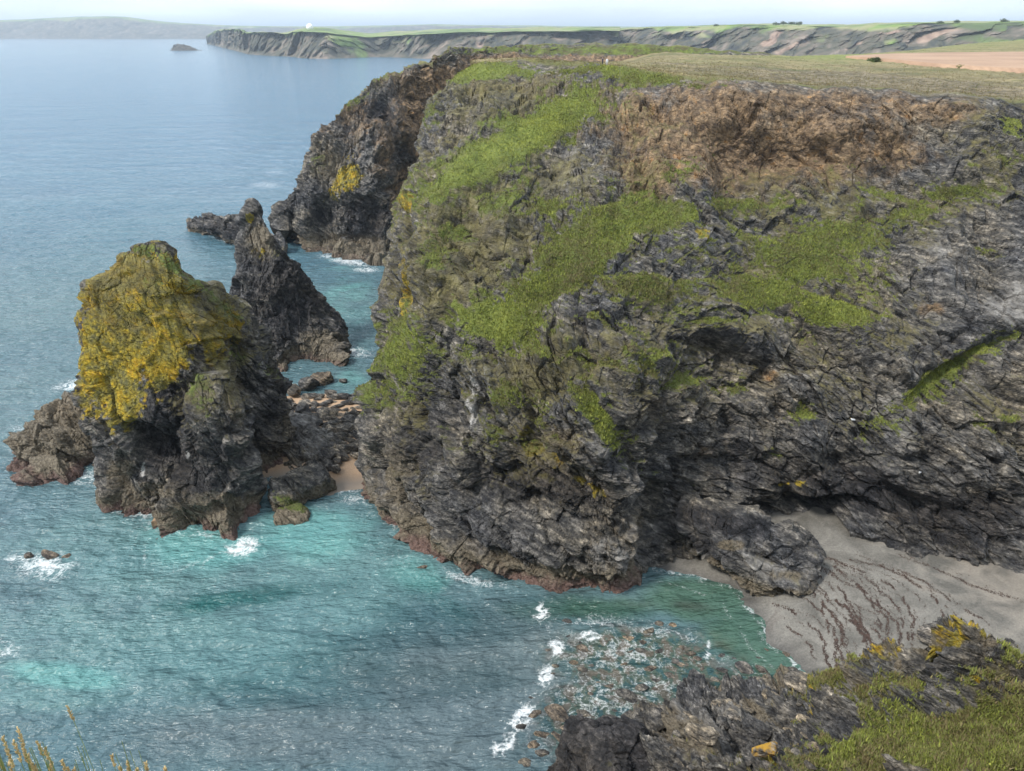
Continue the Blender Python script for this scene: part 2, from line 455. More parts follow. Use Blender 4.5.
def build_sea():
    az = np.concatenate([np.linspace(-88, -42, 30)[:-1], np.linspace(-42, 42, 1150), np.linspace(42, 88, 30)[1:]])
    lr = np.concatenate([np.geomspace(20, 42, 12)[:-1], np.geomspace(42, 300, 900)[:-1], np.geomspace(300, 45000, 420)])
    A, R = np.meshgrid(np.radians(az), lr, indexing='ij')
    Yc = R.copy()
    X = np.clip(np.tan(np.clip(A, rad(-80), rad(80))) * R, -80000, 80000)
    P = np.stack([X, Yc, np.zeros_like(X)], -1)
    px, py = proj(P)
    near = sstep(900, 90, R)
    # waves travelling towards the coves
    th = rad(98)
    s1 = X * math.cos(th) + Yc * math.sin(th)
    q = np.stack([X, Yc, 0 * X], -1)
    wrp = 3.0 * perlin(q / 17.0)
    z = 0.16 * np.sin((s1 + wrp) * 2 * math.pi / 7.5) * (0.5 + perlin(q / 23.0 + 5))
    qa = np.stack([(X * math.cos(th) + Yc * math.sin(th)) / 1.0, (-X * math.sin(th) + Yc * math.cos(th)) / 2.2, 0 * X], -1)
    z = z + 0.24 * fbm(qa / 2.6, 3, 0.6)
    z = z + 0.10 * ridged(qa / 1.1 + 7, 2)
    calm = 1 - 0.75 * blobs(px, py, [(760, 640, 60, 45, 30, 1), (690, 575, 40, 20, 0, 1)])
    P[..., 2] = z * near * calm
    # water colour: deep, turquoise over sand, brown over reef, sky reflection painted in grey
    def w_(a): return np.array(a, float)
    deep = w_([0.045, 0.135, 0.215]); mid = w_([0.078, 0.140, 0.155])
    k = sstep(330, 90, py)[..., None] * 1.0
    col = mid * (1 - k) + deep * k
    wn = perlin(q / 14.0) * 0.35 + perlin(q / 5.0 + 3) * 0.25 + 0.12 * perlin(q / 2.0)
    def lay(col, lst, c, lo=0.25, hi=0.75, gain=1.0):
        m = sstep(lo, hi, blobs(px, py, lst) + wn * 0.6) * gain
        return col * (1 - m[..., None]) + w_(c) * m[..., None]
    col = lay(col, [(180, 650, 220, 60, 0, .75), (60, 690, 90, 25, 0, .9), (330, 560, 110, 60, 0, .9), (330, 610, 130, 40, 0, .7), (130, 560, 120, 50, 0, .8)], [0.095, 0.185, 0.19])
    col = lay(col, [(60, 675, 60, 13, 8, .9), (210, 545, 60, 22, 5, .9), (320, 535, 60, 30, 0, .9), (345, 310, 40, 50, 0, .5), (355, 380, 25, 22, 0, .5), (420, 575, 40, 20, 20, .7)], [0.11, 0.26, 0.25])
    col = lay(col, [(230, 600, 90, 12, -8, .8), (430, 590, 60, 30, 30, .6), (450, 610, 70, 20, 30, .7)], [0.015, 0.085, 0.085], 0.30, 0.9)
    col = lay(col, [(500, 690, 160, 90, -10, .9), (330, 740, 240, 45, 0, .8), (440, 740, 110, 60, 0, 0.9)], [0.095, 0.132, 0.142])  # lighter grey near water: sky reflection put into the colour
    col = lay(col, [(760, 640, 60, 42, 35, 1), (700, 600, 60, 22, 0, 1), (600, 610, 90, 15, 0, .75)], [0.055, 0.110, 0.085])
    col = lay(col, [(690, 606, 26, 7, 5, 0.75), (640, 604, 40, 6, 0, .5), (735, 655, 30, 8, 30, .6)], [0.03, 0.04, 0.03], 0.25, 1.0)
    # darker lanes in the near water colour
    ln_ = sstep(0.15, 0.6, fbm(np.stack([X / 30, Yc / 9.0, 0 * X + 2], -1), 3) + 0.35 * blobs(px, py, [(480, 640, 120, 60, 0, 1), (250, 600, 160, 14, -10, 1), (620, 720, 120, 60, 0, .6), (330, 630, 60, 20, 0, .5)])) * sstep(420, 560, py)
    col = col * (1 - 0.38 * ln_[..., None] * w_([1.1, 0.85, 0.8]))
    reef = [(640, 665, 100, 42, 5, 1.0), (600, 720, 70, 50, 0, 1.0), (700, 690, 90, 30, 0, 1.0), (520, 740, 30, 40, 0, .5)]
    rm = blobs(px, py, reef)
    rn = fbm(q / 1.6, 4)
    m = sstep(0.35, 0.75, rm + wn * .3) * 0.85
    rc = np.where((rn > 0.12)[..., None], w_([0.085, 0.070, 0.050]), np.where((rn > -0.15)[..., None], w_([0.045, 0.065, 0.045]), w_([0.02, 0.055, 0.055])))
    col = col * (1 - m[..., None]) + rc * m[..., None]
    # foam amount
    fo = blobs(px, py, [
        (242, 547, 15, 8, -12, 1.7), (45, 566, 34, 15, 0, .95), (20, 560, 20, 9, 0, .8), (12, 560, 10, 4, 0, .9), (18, 440, 14, 24, 0, .7), (5, 650, 16, 14, 0, .75),
        (75, 385, 26, 7, -10, .95), (85, 478, 26, 10, 0, .75), (60, 470, 40, 6, -8, .6), (135, 512, 30, 8, 15, .85), (165, 528, 25, 7, 15, .7), (265, 482, 14, 9, 0, .8),
        (342, 489, 26, 5, -5, .95), (355, 500, 22, 6, 0, .75), (392, 518, 20, 9, 45, 1.0), (420, 545, 22, 8, 35, .75), (470, 580, 45, 6, 10, .75), (560, 583, 40, 5, 5, .7), (450, 573, 20, 5, 20, .6),
        (225, 318, 9, 5, 0, .8), (345, 350, 30, 6, 10, .95), (330, 357, 18, 5, 10, .9), (350, 262, 26, 4, 8, 1.0), (330, 256, 16, 4, 0, .8), (365, 270, 16, 3, 0, .9), (300, 215, 30, 6, -20, .3), (265, 185, 22, 5, 0, .7), (275, 172, 16, 3, 0, .6),
        (225, 240, 20, 3, 15, .8), (350, 400, 20, 6, 0, .45), (366, 330, 14, 20, 0, .45),
        (522, 718, 8, 15, 38, 1.5), (506, 741, 8, 14, 30, 1.5), (497, 749, 8, 9, 10, 1.0), (546, 676, 7, 12, 25, 1.4), (556, 648, 8, 8, 25, 1.4), (541, 612, 8, 8, -30, 1.4), (590, 637, 12, 5, 0, 1.3), (708, 650, 3, 9, 5, 1.2), (535, 696, 3, 10, 20, .55), (548, 628, 3, 8, -20, .55), (600, 625, 50, 5, 4, .7), (690, 640, 20, 8, 30, .6),
        (620, 655, 85, 32, 5, .66), (600, 700, 75, 46, 0, .62), (650, 690, 60, 24, 0, .62), (590, 620, 50, 10, 0, .6), (540, 740, 30, 40, 0, .5), (660, 632, 50, 12, 8, .62), (745, 672, 60, 12, 0, .45), (700, 660, 40, 10, 0, .55),
        (150, 578, 70, 5, -12, .42), (190, 565, 40, 4, -18, .55), (210, 560, 22, 3, -35, .62), (160, 585, 60, 3, -5, .5), (145, 555, 4, 14, 0, .55),
        (190, 533, 75, 5, 6, .66), (110, 508, 24, 6, 25, .7), (255, 500, 16, 12, 40, .5), (60, 455, 60, 50, 0, .36), (20, 380, 40, 26, 0, .38), (250, 450, 20, 60, 0, .2), (340, 250, 60, 40, 0, .3), (395, 560, 60, 30, 20, .42), (450, 600, 70, 20, 20, .36)])
    shore = [pZ(a, b, 0)[:2] for a, b in BEACH_LINE]
    d, s = polyline_dist(X, Yc, shore)
    fo = np.maximum(fo, (0.75 + 0.5 * perlin(q / 2.1)) * sstep(0.55, 0.0, np.abs(d - 0.1 + 0.35 * perlin(q / 1.3))) * (R < 95))
    fo = np.maximum(fo, 0.50 * sstep(1.5, 0.5, d + 0.4 * perlin(q / 2.0)) * (R < 95))
    fo = np.maximum(fo, 0.50 * sstep(0.7, 0.0, np.abs(d - 2.6 + 0.5 * perlin(q / 4))) * (R < 95))
    # thin wind streaks further out
    st = perlin(np.stack([X / 26, Yc / 7.0, 0 * X + 4], -1)) * sstep(100, 170, R) * sstep(500, 260, R)
    fo = np.maximum(fo, 0.34 * sstep(0.35, 0.6, st))
    # lines where far cliffs meet the water
    fo = np.where(R > 1500, 0, fo)
    fo = np.minimum(fo, 1.0)
    m1 = np.concatenate([col, fo[..., None]], -1)
    me = raw_mesh('sea', P, grid_faces(len(az), len(lr))[:, ::-1], attrs={'body': m1}, smooth=True)
    m, t, b = newmat('sea_water')
    a = N(t, 'ShaderNodeAttribute', attribute_type='GEOMETRY', attribute_name='body')
    pos = position(t)
    cd = N(t, 'ShaderNodeCameraData')
    vr = N(t, 'ShaderNodeVectorRotate', rotation_type='Z_AXIS'); vr.inputs['Angle'].default_value = rad(-98)
    L(t, pos, vr.inputs['Vector'])
    mpn = N(t, 'ShaderNodeMapping'); mpn.inputs['Scale'].default_value = (1.0, 0.42, 1)
    L(t, vr.outputs[0], mpn.inputs['Vector'])
    w1 = noise(t, mpn.outputs[0], 0.6, 3, 0.55, 0.0)
    w2 = noise(t, mpn.outputs[0], 2.3, 3, 0.6, 0.0)
    w3 = noise(t, mpn.outputs[0], 0.045, 4, 0.6, 0.3)
    h = mth(t, 'ADD', mth(t, 'ADD', mth(t, 'MULTIPLY', w1, 1.0), mth(t, 'MULTIPLY', w2, 0.24)), mth(t, 'MULTIPLY', w3, 3.0))
    lace1 = noise(t, pos, 0.62, 8, 0.62, 0.5)
    lace = mth(t, 'SUBTRACT', 1.0, mth(t, 'MULTIPLY', mth(t, 'ABSOLUTE', mth(t, 'SUBTRACT', lace1, 0.5)), 9.0))
    fine = noise(t, pos, 4.0, 5, 0.7)
    fs = mth(t, 'ADD', mth(t, 'MULTIPLY', a.outputs['Alpha'], 1.05), mth(t, 'ADD', mth(t, 'MULTIPLY', lace, 0.55), mth(t, 'MULTIPLY', mth(t, 'SUBTRACT', fine, 0.5), 1.35)))
    rr = N(t, 'ShaderNodeMapRange', interpolation_type='SMOOTHSTEP'); rr.inputs['From Min'].default_value = 0.82; rr.inputs['From Max'].default_value = 1.75
    L(t, fs, rr.inputs['Value'])
    gate = N(t, 'ShaderNodeMapRange'); gate.inputs['From Min'].default_value = 0.12; gate.inputs['From Max'].default_value = 0.3
    L(t, a.outputs['Alpha'], gate.inputs['Value'])
    foam = mth(t, 'MULTIPLY', rr.outputs[0], gate.outputs[0])
    vc = ramp(t, w3, [(0.35, (0.85, 0.9, 0.95)), (0.65, (1.12, 1.08, 1.05))])
    wc = mixc(t, 1.0, a.outputs['Color'], vc, 'MULTIPLY')
    c = mixc(t, foam, wc, (0.68, 0.71, 0.71))
    L(t, c, b.inputs['Base Color'])
    r2 = mixc(t, foam, (0.12, 0.12, 0.12), (0.8, 0.8, 0.8))
    L(t, r2, b.inputs['Roughness'])
    b.inputs['IOR'].default_value = 1.333
    b.inputs['Specular IOR Level'].default_value = 0.5
    bump(t, b, h, 1.5, 1.0)
    tag(put('sea', me, m), kind='structure')

BEACH_LINE = [(640, 560), (662, 570), (692, 575), (722, 585), (742, 592), (745, 605), (762, 622), (768, 640), (786, 655), (800, 672), (850, 720)]
build_sea()

# ------------------------------------------------------------------ beach and sand patch
def build_beach():
    xs = np.linspace(10, 110, 560); ys = np.linspace(38, 104, 460)
    X, Y = np.meshgrid(xs, ys, indexing='ij')
    shore = [pZ(a, b, 0)[:2] for a, b in BEACH_LINE]
    d, s = polyline_dist(X, Y, shore)
    sd_ = d * np.where(s > 0, 1, -1)       # polyline runs towards the camera, land on its left-hand side (east)
    q = np.stack([X, Y, 0 * X], -1)
    z = np.where(sd_ > 0, 4.2 * (1 - np.exp(-sd_ / 16.0)), sd_ * 0.12)
    z = z + 0.10 * perlin(q / 5.0) * sstep(0, 3, sd_) + 0.03 * perlin(q / 0.9)
    P = np.stack([X, Y, z], -1)
    me = raw_mesh('beach', P, grid_faces(len(xs), len(ys)), smooth=True)
    m, t, b = newmat('grey_sand')
    pos = position(t)
    n1 = noise(t, pos, 0.25, 5, 0.6, 0.6); n2 = noise(t, pos, 5.0, 6, 0.75)
    c = ramp(t, n1, [(0.34, (0.095, 0.090, 0.078)), (0.48, (0.145, 0.137, 0.120)), (0.60, (0.190, 0.180, 0.158)), (0.7, (0.135, 0.12, 0.105))])
    c = mixc(t, 0.7, c, ramp(t, n2, [(0.3, (0.45, 0.45, 0.46)), (0.7, (1.5, 1.5, 1.48))]), 'MULTIPLY')
    sep = N(t, 'ShaderNodeSeparateXYZ'); L(t, pos, sep.inputs[0])
    wet = N(t, 'ShaderNodeMapRange'); wet.inputs['From Min'].default_value = 0.55; wet.inputs['From Max'].default_value = 0.1
    L(t, mth(t, 'ADD', sep.outputs[2], mth(t, 'MULTIPLY', mth(t, 'SUBTRACT', n1, 0.5), 0.8)), wet.inputs['Value'])
    c = mixc(t, wet.outputs[0], c, mixc(t, 1.0, c, (0.62, 0.62, 0.64), 'MULTIPLY'))
    # warm dry sand at the back by the cave
    dry = N(t, 'ShaderNodeMapRange'); dry.inputs['From Min'].default_value = 2.9; dry.inputs['From Max'].default_value = 3.5
    L(t, mth(t, 'ADD', sep.outputs[2], mth(t, 'MULTIPLY', mth(t, 'SUBTRACT', n1, 0.5), 2.0)), dry.inputs['Value'])
    c = mixc(t, mth(t, 'MULTIPLY', dry.outputs[0], 0.3), c, (0.27, 0.22, 0.165))
    L(t, c, b.inputs['Base Color']); b.inputs['Roughness'].default_value = 0.7
    bump(t, b, n2, 0.05)
    tag(put('beach', me, m), kind='structure')
    return sd_
build_beach()
_shore = [pZ(a, b, 0)[:2] for a, b in BEACH_LINE]
def beach_z(X, Y):
    d, s = polyline_dist(X, Y, _shore)
    sd_ = d * np.where(s > 0, 1, -1)
    q = np.stack([X, Y, 0 * X], -1)
    z = np.where(sd_ > 0, 4.2 * (1 - np.exp(-sd_ / 16.0)), sd_ * 0.12)
    return z + 0.10 * perlin(q / 5.0) * sstep(0, 3, sd_) + 0.03 * perlin(q / 0.9)

def build_sand_patch():
    line = [pZ(a, b, 0)[:2] for a, b in [(225, 500), (258, 487), (285, 480), (318, 498), (345, 490), (372, 486), (400, 480)]]
    xs = np.linspace(-48, -10, 160); ys = np.linspace(84, 132, 200)
    X, Y = np.meshgrid(xs, ys, indexing='ij')
    d, s = polyline_dist(X, Y, line)
    sd_ = d * np.where(s > 0, 1, -1)
    z = np.where(sd_ > 0, 0.10 * sd_, 0.3 * sd_)
    z = np.where(sd_ > 12, 1.2, z); z = np.where(sd_ > 25, 1.2 - (sd_ - 25) * 0.25, z)
    q = np.stack([X, Y, 0 * X], -1)
    z = z + 0.08 * perlin(q / 3)
    me = raw_mesh('sand_patch', np.stack([X, Y, z], -1), grid_faces(len(xs), len(ys)), smooth=True)
    m, t, b = newmat('golden_sand')
    pos = position(t)
    n2 = noise(t, pos, 5.0, 4, 0.7)
    c = ramp(t, n2, [(0.3, (0.33, 0.215, 0.13)), (0.7, (0.47, 0.33, 0.21))])
    sep = N(t, 'ShaderNodeSeparateXYZ'); L(t, pos, sep.inputs[0])
    wet = N(t, 'ShaderNodeMapRange'); wet.inputs['From Min'].default_value = 0.35; wet.inputs['From Max'].default_value = 0.15
    L(t, sep.outputs[2], wet.inputs['Value'])
    c = mixc(t, wet.outputs[0], c, (0.22, 0.18, 0.14))
    L(t, c, b.inputs['Base Color']); b.inputs['Roughness'].default_value = 0.7
    tag(put('sand', me, m), kind='structure')
build_sand_patch()

# ------------------------------------------------------------------ mask finishing
def masks_of(P, Nn, lists, z0=None, tide=(4.5, 1.4), grass_n=None):
    """lists: dict of soft fields already evaluated -> m1, m2 arrays and grass mask"""
    base = z0 if z0 is not None else P[..., 2]
    n_c = fbm(P / 3.2, 4, 0.6)
    n_f = fbm(P / 0.9 + 40, 3, 0.6)
    n_d = fbm(P / 7.0 + 90, 4, 0.6)
    zf = np.zeros(P.shape[:-1])
    G = lists.get('grass', zf); E = lists.get('earth', zf); Li = lists.get('lichen', zf)
    up = Nn[..., 2]
    g = sstep(0.42, 0.60, G + 0.40 * n_c + 0.30 * n_f + 0.55 * (up - 0.55) * (G > 0.08))
    e = sstep(0.30, 0.85, E + 0.45 * n_d + 0.25 * n_f)
    li = sstep(0.42, 0.56, Li + 0.30 * n_c + 0.32 * n_f)
    pa = sstep(0.4, 0.6, lists.get('pale', zf) + 0.25 * n_c + 0.2 * n_f)
    tn = sstep(tide[0], tide[0] * 0.6, base + 1.6 * n_c)
    pk = sstep(tide[1] * 1.3, tide[1] * 0.2, base + 1.3 * n_c + 0.5 * n_f) * 0.85
    tan = np.maximum(tn, sstep(0.4, 0.6, lists.get('tan', zf) + 0.2 * n_c + 0.15 * n_f))
    pk = np.maximum(pk * lists.get('pink', 1.0), 0)
    wh = sstep(0.5, 0.62, lists.get('white', zf) + 0.25 * n_f + 0.2 * n_c)
    bl = sstep(0.3, 0.7, lists.get('black', zf) + 0.3 * n_c)
    li = li * (1 - tn)
    mo = sstep(0.28, 0.62, np.maximum(lists.get('moss', zf), G * 0.85) + 0.35 * n_d + 0.25 * n_f + 0.35 * (up - 0.5))
    m1 = np.stack([g, e, li, pa], -1)
    m2 = np.stack([pk, wh, tan * (1 - bl * 0.6), bl], -1)
    return m1, m2, g, mo * (1 - tn)

# ------------------------------------------------------------------ the clifftop height of the big headland
_ax = (np.array([420, 520, 600, 660, 740, 850, 1000, 1250, 1600]) - 512) / 838.0
_yy = np.array([100, 140, 180, 215, 250, 300, 370, 450, 540, 700, 1000.])
_hh = np.array([
    [48, 53.5, 53.8, 46, 36, 30, 25, 20, 10, -5, -5],
    [50, 54.8, 55.0, 52.5, 44, 38, 30, 20, 10, -5, -5],
    [51, 54.2, 54.2, 52.0, 50, 50, 50, 46, 36, 10, -5],
    [51, 53.8, 54.1, 53.4, 53.3, 53.6, 52.2, 46, 36, 10, -5],
    [51, 53.2, 53.5, 53.5, 53.6, 52.6, 48, 40, 34, 20, -5],
    [50, 52.1, 52.3, 52.4, 52.5, 52.5, 51.5, 49, 44, 30, 10],
    [50, 51.3, 51.9, 52.3, 52.4, 52.5, 52.8, 54.6, 56.4, 50, 30],
    [49, 50.5, 51.5, 52.0, 52.4, 53.0, 54.0, 56.0, 58.0, 52, 30],
    [49, 50.5, 51.5, 52.0, 52.4, 53.0, 54.0, 56.0, 58.0, 52, 30.]])
def Hp(X, Y):
    a = np.clip(X / np.maximum(Y, 1), _ax[0], _ax[-1])
    Yc_ = np.clip(Y, _yy[0], _yy[-1])
    ia = np.clip(np.searchsorted(_ax, a) - 1, 0, len(_ax) - 2)
    iy = np.clip(np.searchsorted(_yy, Yc_) - 1, 0, len(_yy) - 2)
    fa = (a - _ax[ia]) / (_ax[ia + 1] - _ax[ia]); fa = fa * fa * (3 - 2 * fa)
    fy = (Yc_ - _yy[iy]) / (_yy[iy + 1] - _yy[iy])
    return (_hh[ia, iy] * (1 - fa) * (1 - fy) + _hh[ia + 1, iy] * fa * (1 - fy) + _hh[ia, iy + 1] * (1 - fa) * fy + _hh[ia + 1, iy + 1] * fa * fy)

TUFTS = []           # (position, normal, size, kind) gathered for the grass objects

def build_headland():
    u = [0, .15, .3, .45, .6, .75, .9, 1]
    # (base px, base py, base z), (rim px, rim py, rim Y), Y offsets as fractions
    cols = [
        ((402, 530), 0, (520, 62, 160), [83.5, 86, 89, 93, 101, 113, 136, 158]),
        ((452, 560), 0, (548, 63, 155), [77.5, 78.5, 81.5, 88, 98, 111, 132, 153]),
        ((530, 577), 0, (580, 65, 150), [74, 74.5, 77, 84, 94, 109, 129, 148]),
        ((604, 590), 0, (618, 69, 142), [71.6, 71.5, 74, 81, 91, 105, 123, 139]),
        ((642, 576), 1, (660, 76, 134), [72.5, 74.5, 78, 84, 93, 106, 120, 132]),
        ((680, 542), 2, (702, 80, 128), [78, 81, 85, 90, 97, 107, 118, 126]),
        ((745, 525), 3, (748, 83, 126), [80.5, 84, 88, 93, 101, 110, 118, 124]),
        ((805, 518), 3, (805, 87, 125), [82, 84, 87.5, 93, 101, 110, 117, 123]),
        ((870, 535), 3.5, (868, 91, 122), [78, 81, 84.5, 90, 98, 107, 115, 120]),
        ((935, 552), 3.5, (932, 95, 118), [74, 78, 82, 87, 95, 104, 112, 117]),
        ((1005, 562), 3.5, (1000, 100, 115), [72.3, 76, 80, 85, 92, 101, 109, 114]),
        ((1085, 575), 3.5, (1080, 105, 112), [70, 74, 78, 83, 90, 98, 106, 111]),
        ((1220, 600), 3.5, (1200, 112, 108), [66, 70, 74, 79, 86, 94, 102, 107]),
        ((1420, 640), 3.5, (1380, 120, 104), [60, 64, 68, 74, 82, 90, 98, 103]),
    ]
    C = []
    sil = [(370, 492, 93), (372, 425, 95), (373, 352, 99), (386, 272, 108), (399, 215, 117), (415, 160, 127), (437, 102, 143), (474, 68, 158)]
    def finish(front):
        """front: 8 points base..rim -> full control column"""
        x, y, z = front[0]
        col = [(x, y + 0.8, z - 5)] + list(front)
        X, Y, Z = front[-1]
        for dY in (9, 22, 42, 70, 110, 165, 235, 330, 480, 760):
            k = (Y + dY) / Y
            col.append((X * k, Y + dY, float(Hp(np.array(X * k), np.array(Y + dY)))))
        return col
    s0 = [pY(*p) for p in sil]
    # hidden north-west flank wraps away behind the silhouette
    back2 = [(p[0] + 4 + 0.10 * (60 - p[2]), p[1] + 34, max(-2, p[2] - 3)) for p in s0]
    back1 = [(p[0] + 0.5, p[1] + 13, p[2] - 0.5) for p in s0]
    back3 = [(p[0] + 22, p[1] + 60, max(-4, p[2] - 8)) for p in s0]
    C.append(finish(back3)); C.append(finish(back2)); C.append(finish(back1)); C.append(finish(s0))
    for (b, bz, rim, Ys) in cols:
        fr = []
        for k, uu in enumerate(u):
            px = b[0] + (rim[0] - b[0]) * uu
            if b[0] < 420: px = [402, 402, 405, 411, 427, 448, 490, 520][k]
            py = b[1] + (rim[1] - b[1]) * uu
            fr.append(pY(px, py, Ys[k]) if k else pZ(px, py, bz))
        fr[-1] = pY(rim[0], rim[1], Ys[-1])
        C.append(finish(fr))
    C = np.array(C)
    tu = dens([10, 20, 60, 60, 75, 110, 115, 75, 65, 90, 85, 90, 90, 95, 60, 40, 20])
    tv = dens([6] + [90, 95, 95, 85, 75, 65, 45] + [40, 26, 20, 14, 12, 10, 10, 8, 8, 6])
    P = loft(C, tu, tv)
    nu, nv = P.shape[:2]
    px, py = proj(P)
    vrow = np.broadcast_to(tv[None, :], (nu, nv))
    face = sstep(8.35, 7.9, vrow)
    # hand placed relief: + recess, - bulge (metres along the view of the cliff)
    rel = bsum(px, py, [
        (836, 511, 28, 9, 4, 15), (800, 506, 16, 7, 0, 4), (770, 512, 30, 12, 0, 1.5), (975, 540, 40, 9, 8, 1.5), (900, 500, 60, 10, 12, 1.6),
        (652, 520, 13, 55, 8, 4.5), (625, 455, 14, 60, -22, 2.2), (590, 480, 30, 14, 20, 2.0), (510, 505, 60, 12, 12, 1.8), (430, 450, 14, 60, -12, 1.8), (395, 470, 12, 50, -5, -1.2),
        (455, 470, 18, 70, 10, -1.8), (560, 545, 60, 18, 8, -1.2), (480, 400, 10, 60, 8, 1.2), (560, 352, 16, 20, 30, -2.4), (605, 440, 16, 30, 20, -1.6), (700, 440, 20, 60, -25, -1.5),
        (780, 165, 80, 24, 5, 3.4), (690, 150, 30, 45, 0, -1.2), (870, 130, 40, 26, 0, -1.0), (740, 120, 60, 10, 0, -0.8), (600, 180, 16, 60, 10, -1.8), (560, 175, 22, 50, 25, 1.2),
        (480, 120, 22, 30, -40, -1.6), (530, 90, 26, 16, 0, -1.0), (450, 190, 16, 40, 30, -1.4), (500, 230, 22, 30, 20, -1.4), (533, 272, 16, 16, 0, -1.6), (450, 300, 16, 60, 15, 1.4), (420, 330, 12, 50, 10, -1.0),
        (700, 235, 22, 14, 20, -1.5), (650, 260, 30, 10, 10, -0.8), (760, 340, 60, 16, 15, -1.4), (700, 350, 30, 14, 10, 1.4), (830, 350, 14, 60, -30, 1.6), (880, 330, 16, 60, -25, -2.0), (940, 290, 40, 22, 25, -2.2),
        (955, 375, 66, 11, -32, 3.4), (1000, 420, 40, 50, -20, -2.2), (890, 440, 30, 50, 0, -1.6), (800, 450, 40, 30, 20, -1.4), (960, 480, 30, 40, 0, -1.4), (1010, 300, 30, 26, 0, -2.4), (960, 200, 40, 12, -10, 1.0), (720, 490, 40, 20, 20, -1.2)])
    GR = [(512, 145, 100, 21, -30, 1.05), (565, 112, 40, 14, -20, .85), (590, 235, 70, 26, -35, 1.0), (440, 190, 26, 12, -40, .85), (480, 75, 50, 8, -6, .85), (640, 74, 70, 7, 3, .8), (425, 110, 14, 20, -50, .55),
          (575, 262, 110, 22, -38, 1.0), (640, 215, 55, 20, -5, .95), (500, 322, 46, 24, 5, 1.0), (650, 290, 50, 18, 8, .85), (700, 250, 40, 18, 5, .55), (600, 240, 40, 20, -20, .9),
          (800, 262, 75, 28, 8, .80), (740, 205, 60, 12, 4, .70), (840, 235, 48, 24, -10, .80), (830, 312, 42, 18, 0, .92), (765, 292, 60, 18, 8, .88), (700, 320, 40, 8, 5, .5),
          (960, 190, 52, 13, -8, .75), (905, 215, 36, 16, -10, .65), (1014, 128, 14, 16, 0, .68), (1010, 160, 26, 10, 0, .6), (985, 250, 16, 8, 0, .5),
          (952, 372, 68, 12, -33, 1.1), (1000, 340, 26, 7, -20, 1.0), (1000, 412, 26, 8, -5, .65), (800, 410, 14, 9, 0, .7), (768, 450, 14, 6, 0, .55), (875, 425, 16, 10, -40, .6),
          (402, 352, 30, 36, 10, .95), (385, 385, 14, 26, 10, .7), (505, 398, 30, 17, 0, .68), (530, 425, 22, 22, 0, .5), (480, 440, 40, 12, 0, .5), (608, 428, 44, 11, 52, .88), (590, 400, 20, 10, 40, .75),
          (650, 372, 66, 14, 8, .66), (640, 350, 36, 10, 10, .5), (560, 355, 60, 12, 4, .5), (500, 200, 46, 22, -20, .58), (440, 250, 22, 30, -30, .60), (450, 225, 40, 14, -35, .6), (550, 205, 30, 16, 0, .58),
          (620, 330, 36, 8, 10, .4), (720, 385, 30, 8, 8, .42), (900, 190, 40, 12, 0, .5), (860, 165, 30, 10, 0, .42)]
    grass_soft = blobs(px, py, GR)
    gsm = sstep(0.35, 0.7, grass_soft)
    Nn = normals(P)
    sgn = -1.0 if (Nn[nu // 2, nv // 4, 1] > 0) else 1.0
    Nn = Nn * sgn
    amp = face * (1 - 0.72 * gsm) * np.where(py < 330, 0.85, 1.05)
    d = rock_disp(P, 1.0)
    big = fbm(P / 11.0, 3) * 1.5
    d = d - big; d = d - (d * face).sum() / face.sum()
    d = np.where(d > 0, d * 0.85, d)
    dd = d * amp * (1 - 0.75 * sstep(7.2, 7.95, vrow)) + big * face
    P2 = P + Nn * dd[..., None]
    P2[..., 1] += rel * face
    # clumps on grassy slope and hummocky clifftop
    top = 1 - face
    P2[..., 2] += top * (0.28 * fbm(P / 7.0, 3) + 0.22 * perlin(P / 1.6)) + 0.18 * gsm * perlin(P / 0.9) + 0.15 * gsm * fbm(P / 0.45, 2)
    # ragged eroded rim
    edge = np.exp(-((vrow - 8.0) / 0.35) ** 2)
    P2[..., 1] += edge * (0.9 * fbm(P / 6.0 + 3, 4))
    P2[..., 2] += edge * 0.25 * fbm(P / 3.0 + 8, 3)
    N2 = normals(P2) * sgn
    earth = blobs(px, py, [(700, 130, 90, 58, 5, 1.15), (800, 145, 100, 46, 4, 1.05), (650, 160, 46, 60, 0, .85), (930, 110, 70, 18, 4, .8), (600, 100, 50, 30, 0, .62), (760, 100, 200, 14, 2, .75), (520, 80, 70, 14, 0, .5), (500, 160, 30, 40, 0, .3), (900, 150, 70, 34, 0, .55),
                           (620, 350, 16, 12, 0, .5), (712, 300, 14, 8, 0, .5), (930, 300, 14, 9, 0, .7), (770, 375, 8, 6, 0, .7), (705, 445, 12, 9, 0, .55), (660, 205, 40, 12, 5, .6), (880, 195, 60, 14, 5, .4)])
    lich = blobs(px, py, [(406, 305, 6, 34, 12, .85), (411, 205, 6, 10, 0, 1.0), (528, 452, 14, 9, 0, .75), (548, 465, 20, 12, 10, .55), (520, 430, 12, 8, 0, .6), (585, 492, 26, 7, 25, .6), (700, 232, 10, 9, 20, .7), (570, 300, 10, 6, 0, .3), (790, 482, 18, 4, -20, .55), (450, 380, 8, 18, 5, .4), (398, 265, 6, 20, 20, .5), (650, 105, 6, 6, 0, .4)])
    pale = blobs(px, py, [(560, 180, 40, 60, 20, .55), (470, 250, 20, 60, 10, .42), (700, 380, 60, 40, 0, .45), (900, 400, 60, 60, 0, .5), (620, 560, 40, 20, 20, .7), (1010, 300, 30, 30, 0, .75), (700, 240, 20, 14, 0, .8), (533, 272, 17, 16, 0, 1.1), (450, 330, 30, 60, 0, .42), (940, 260, 50, 40, 0, .5), (600, 440, 20, 20, 0, .6), (850, 470, 80, 30, 0, .42)])
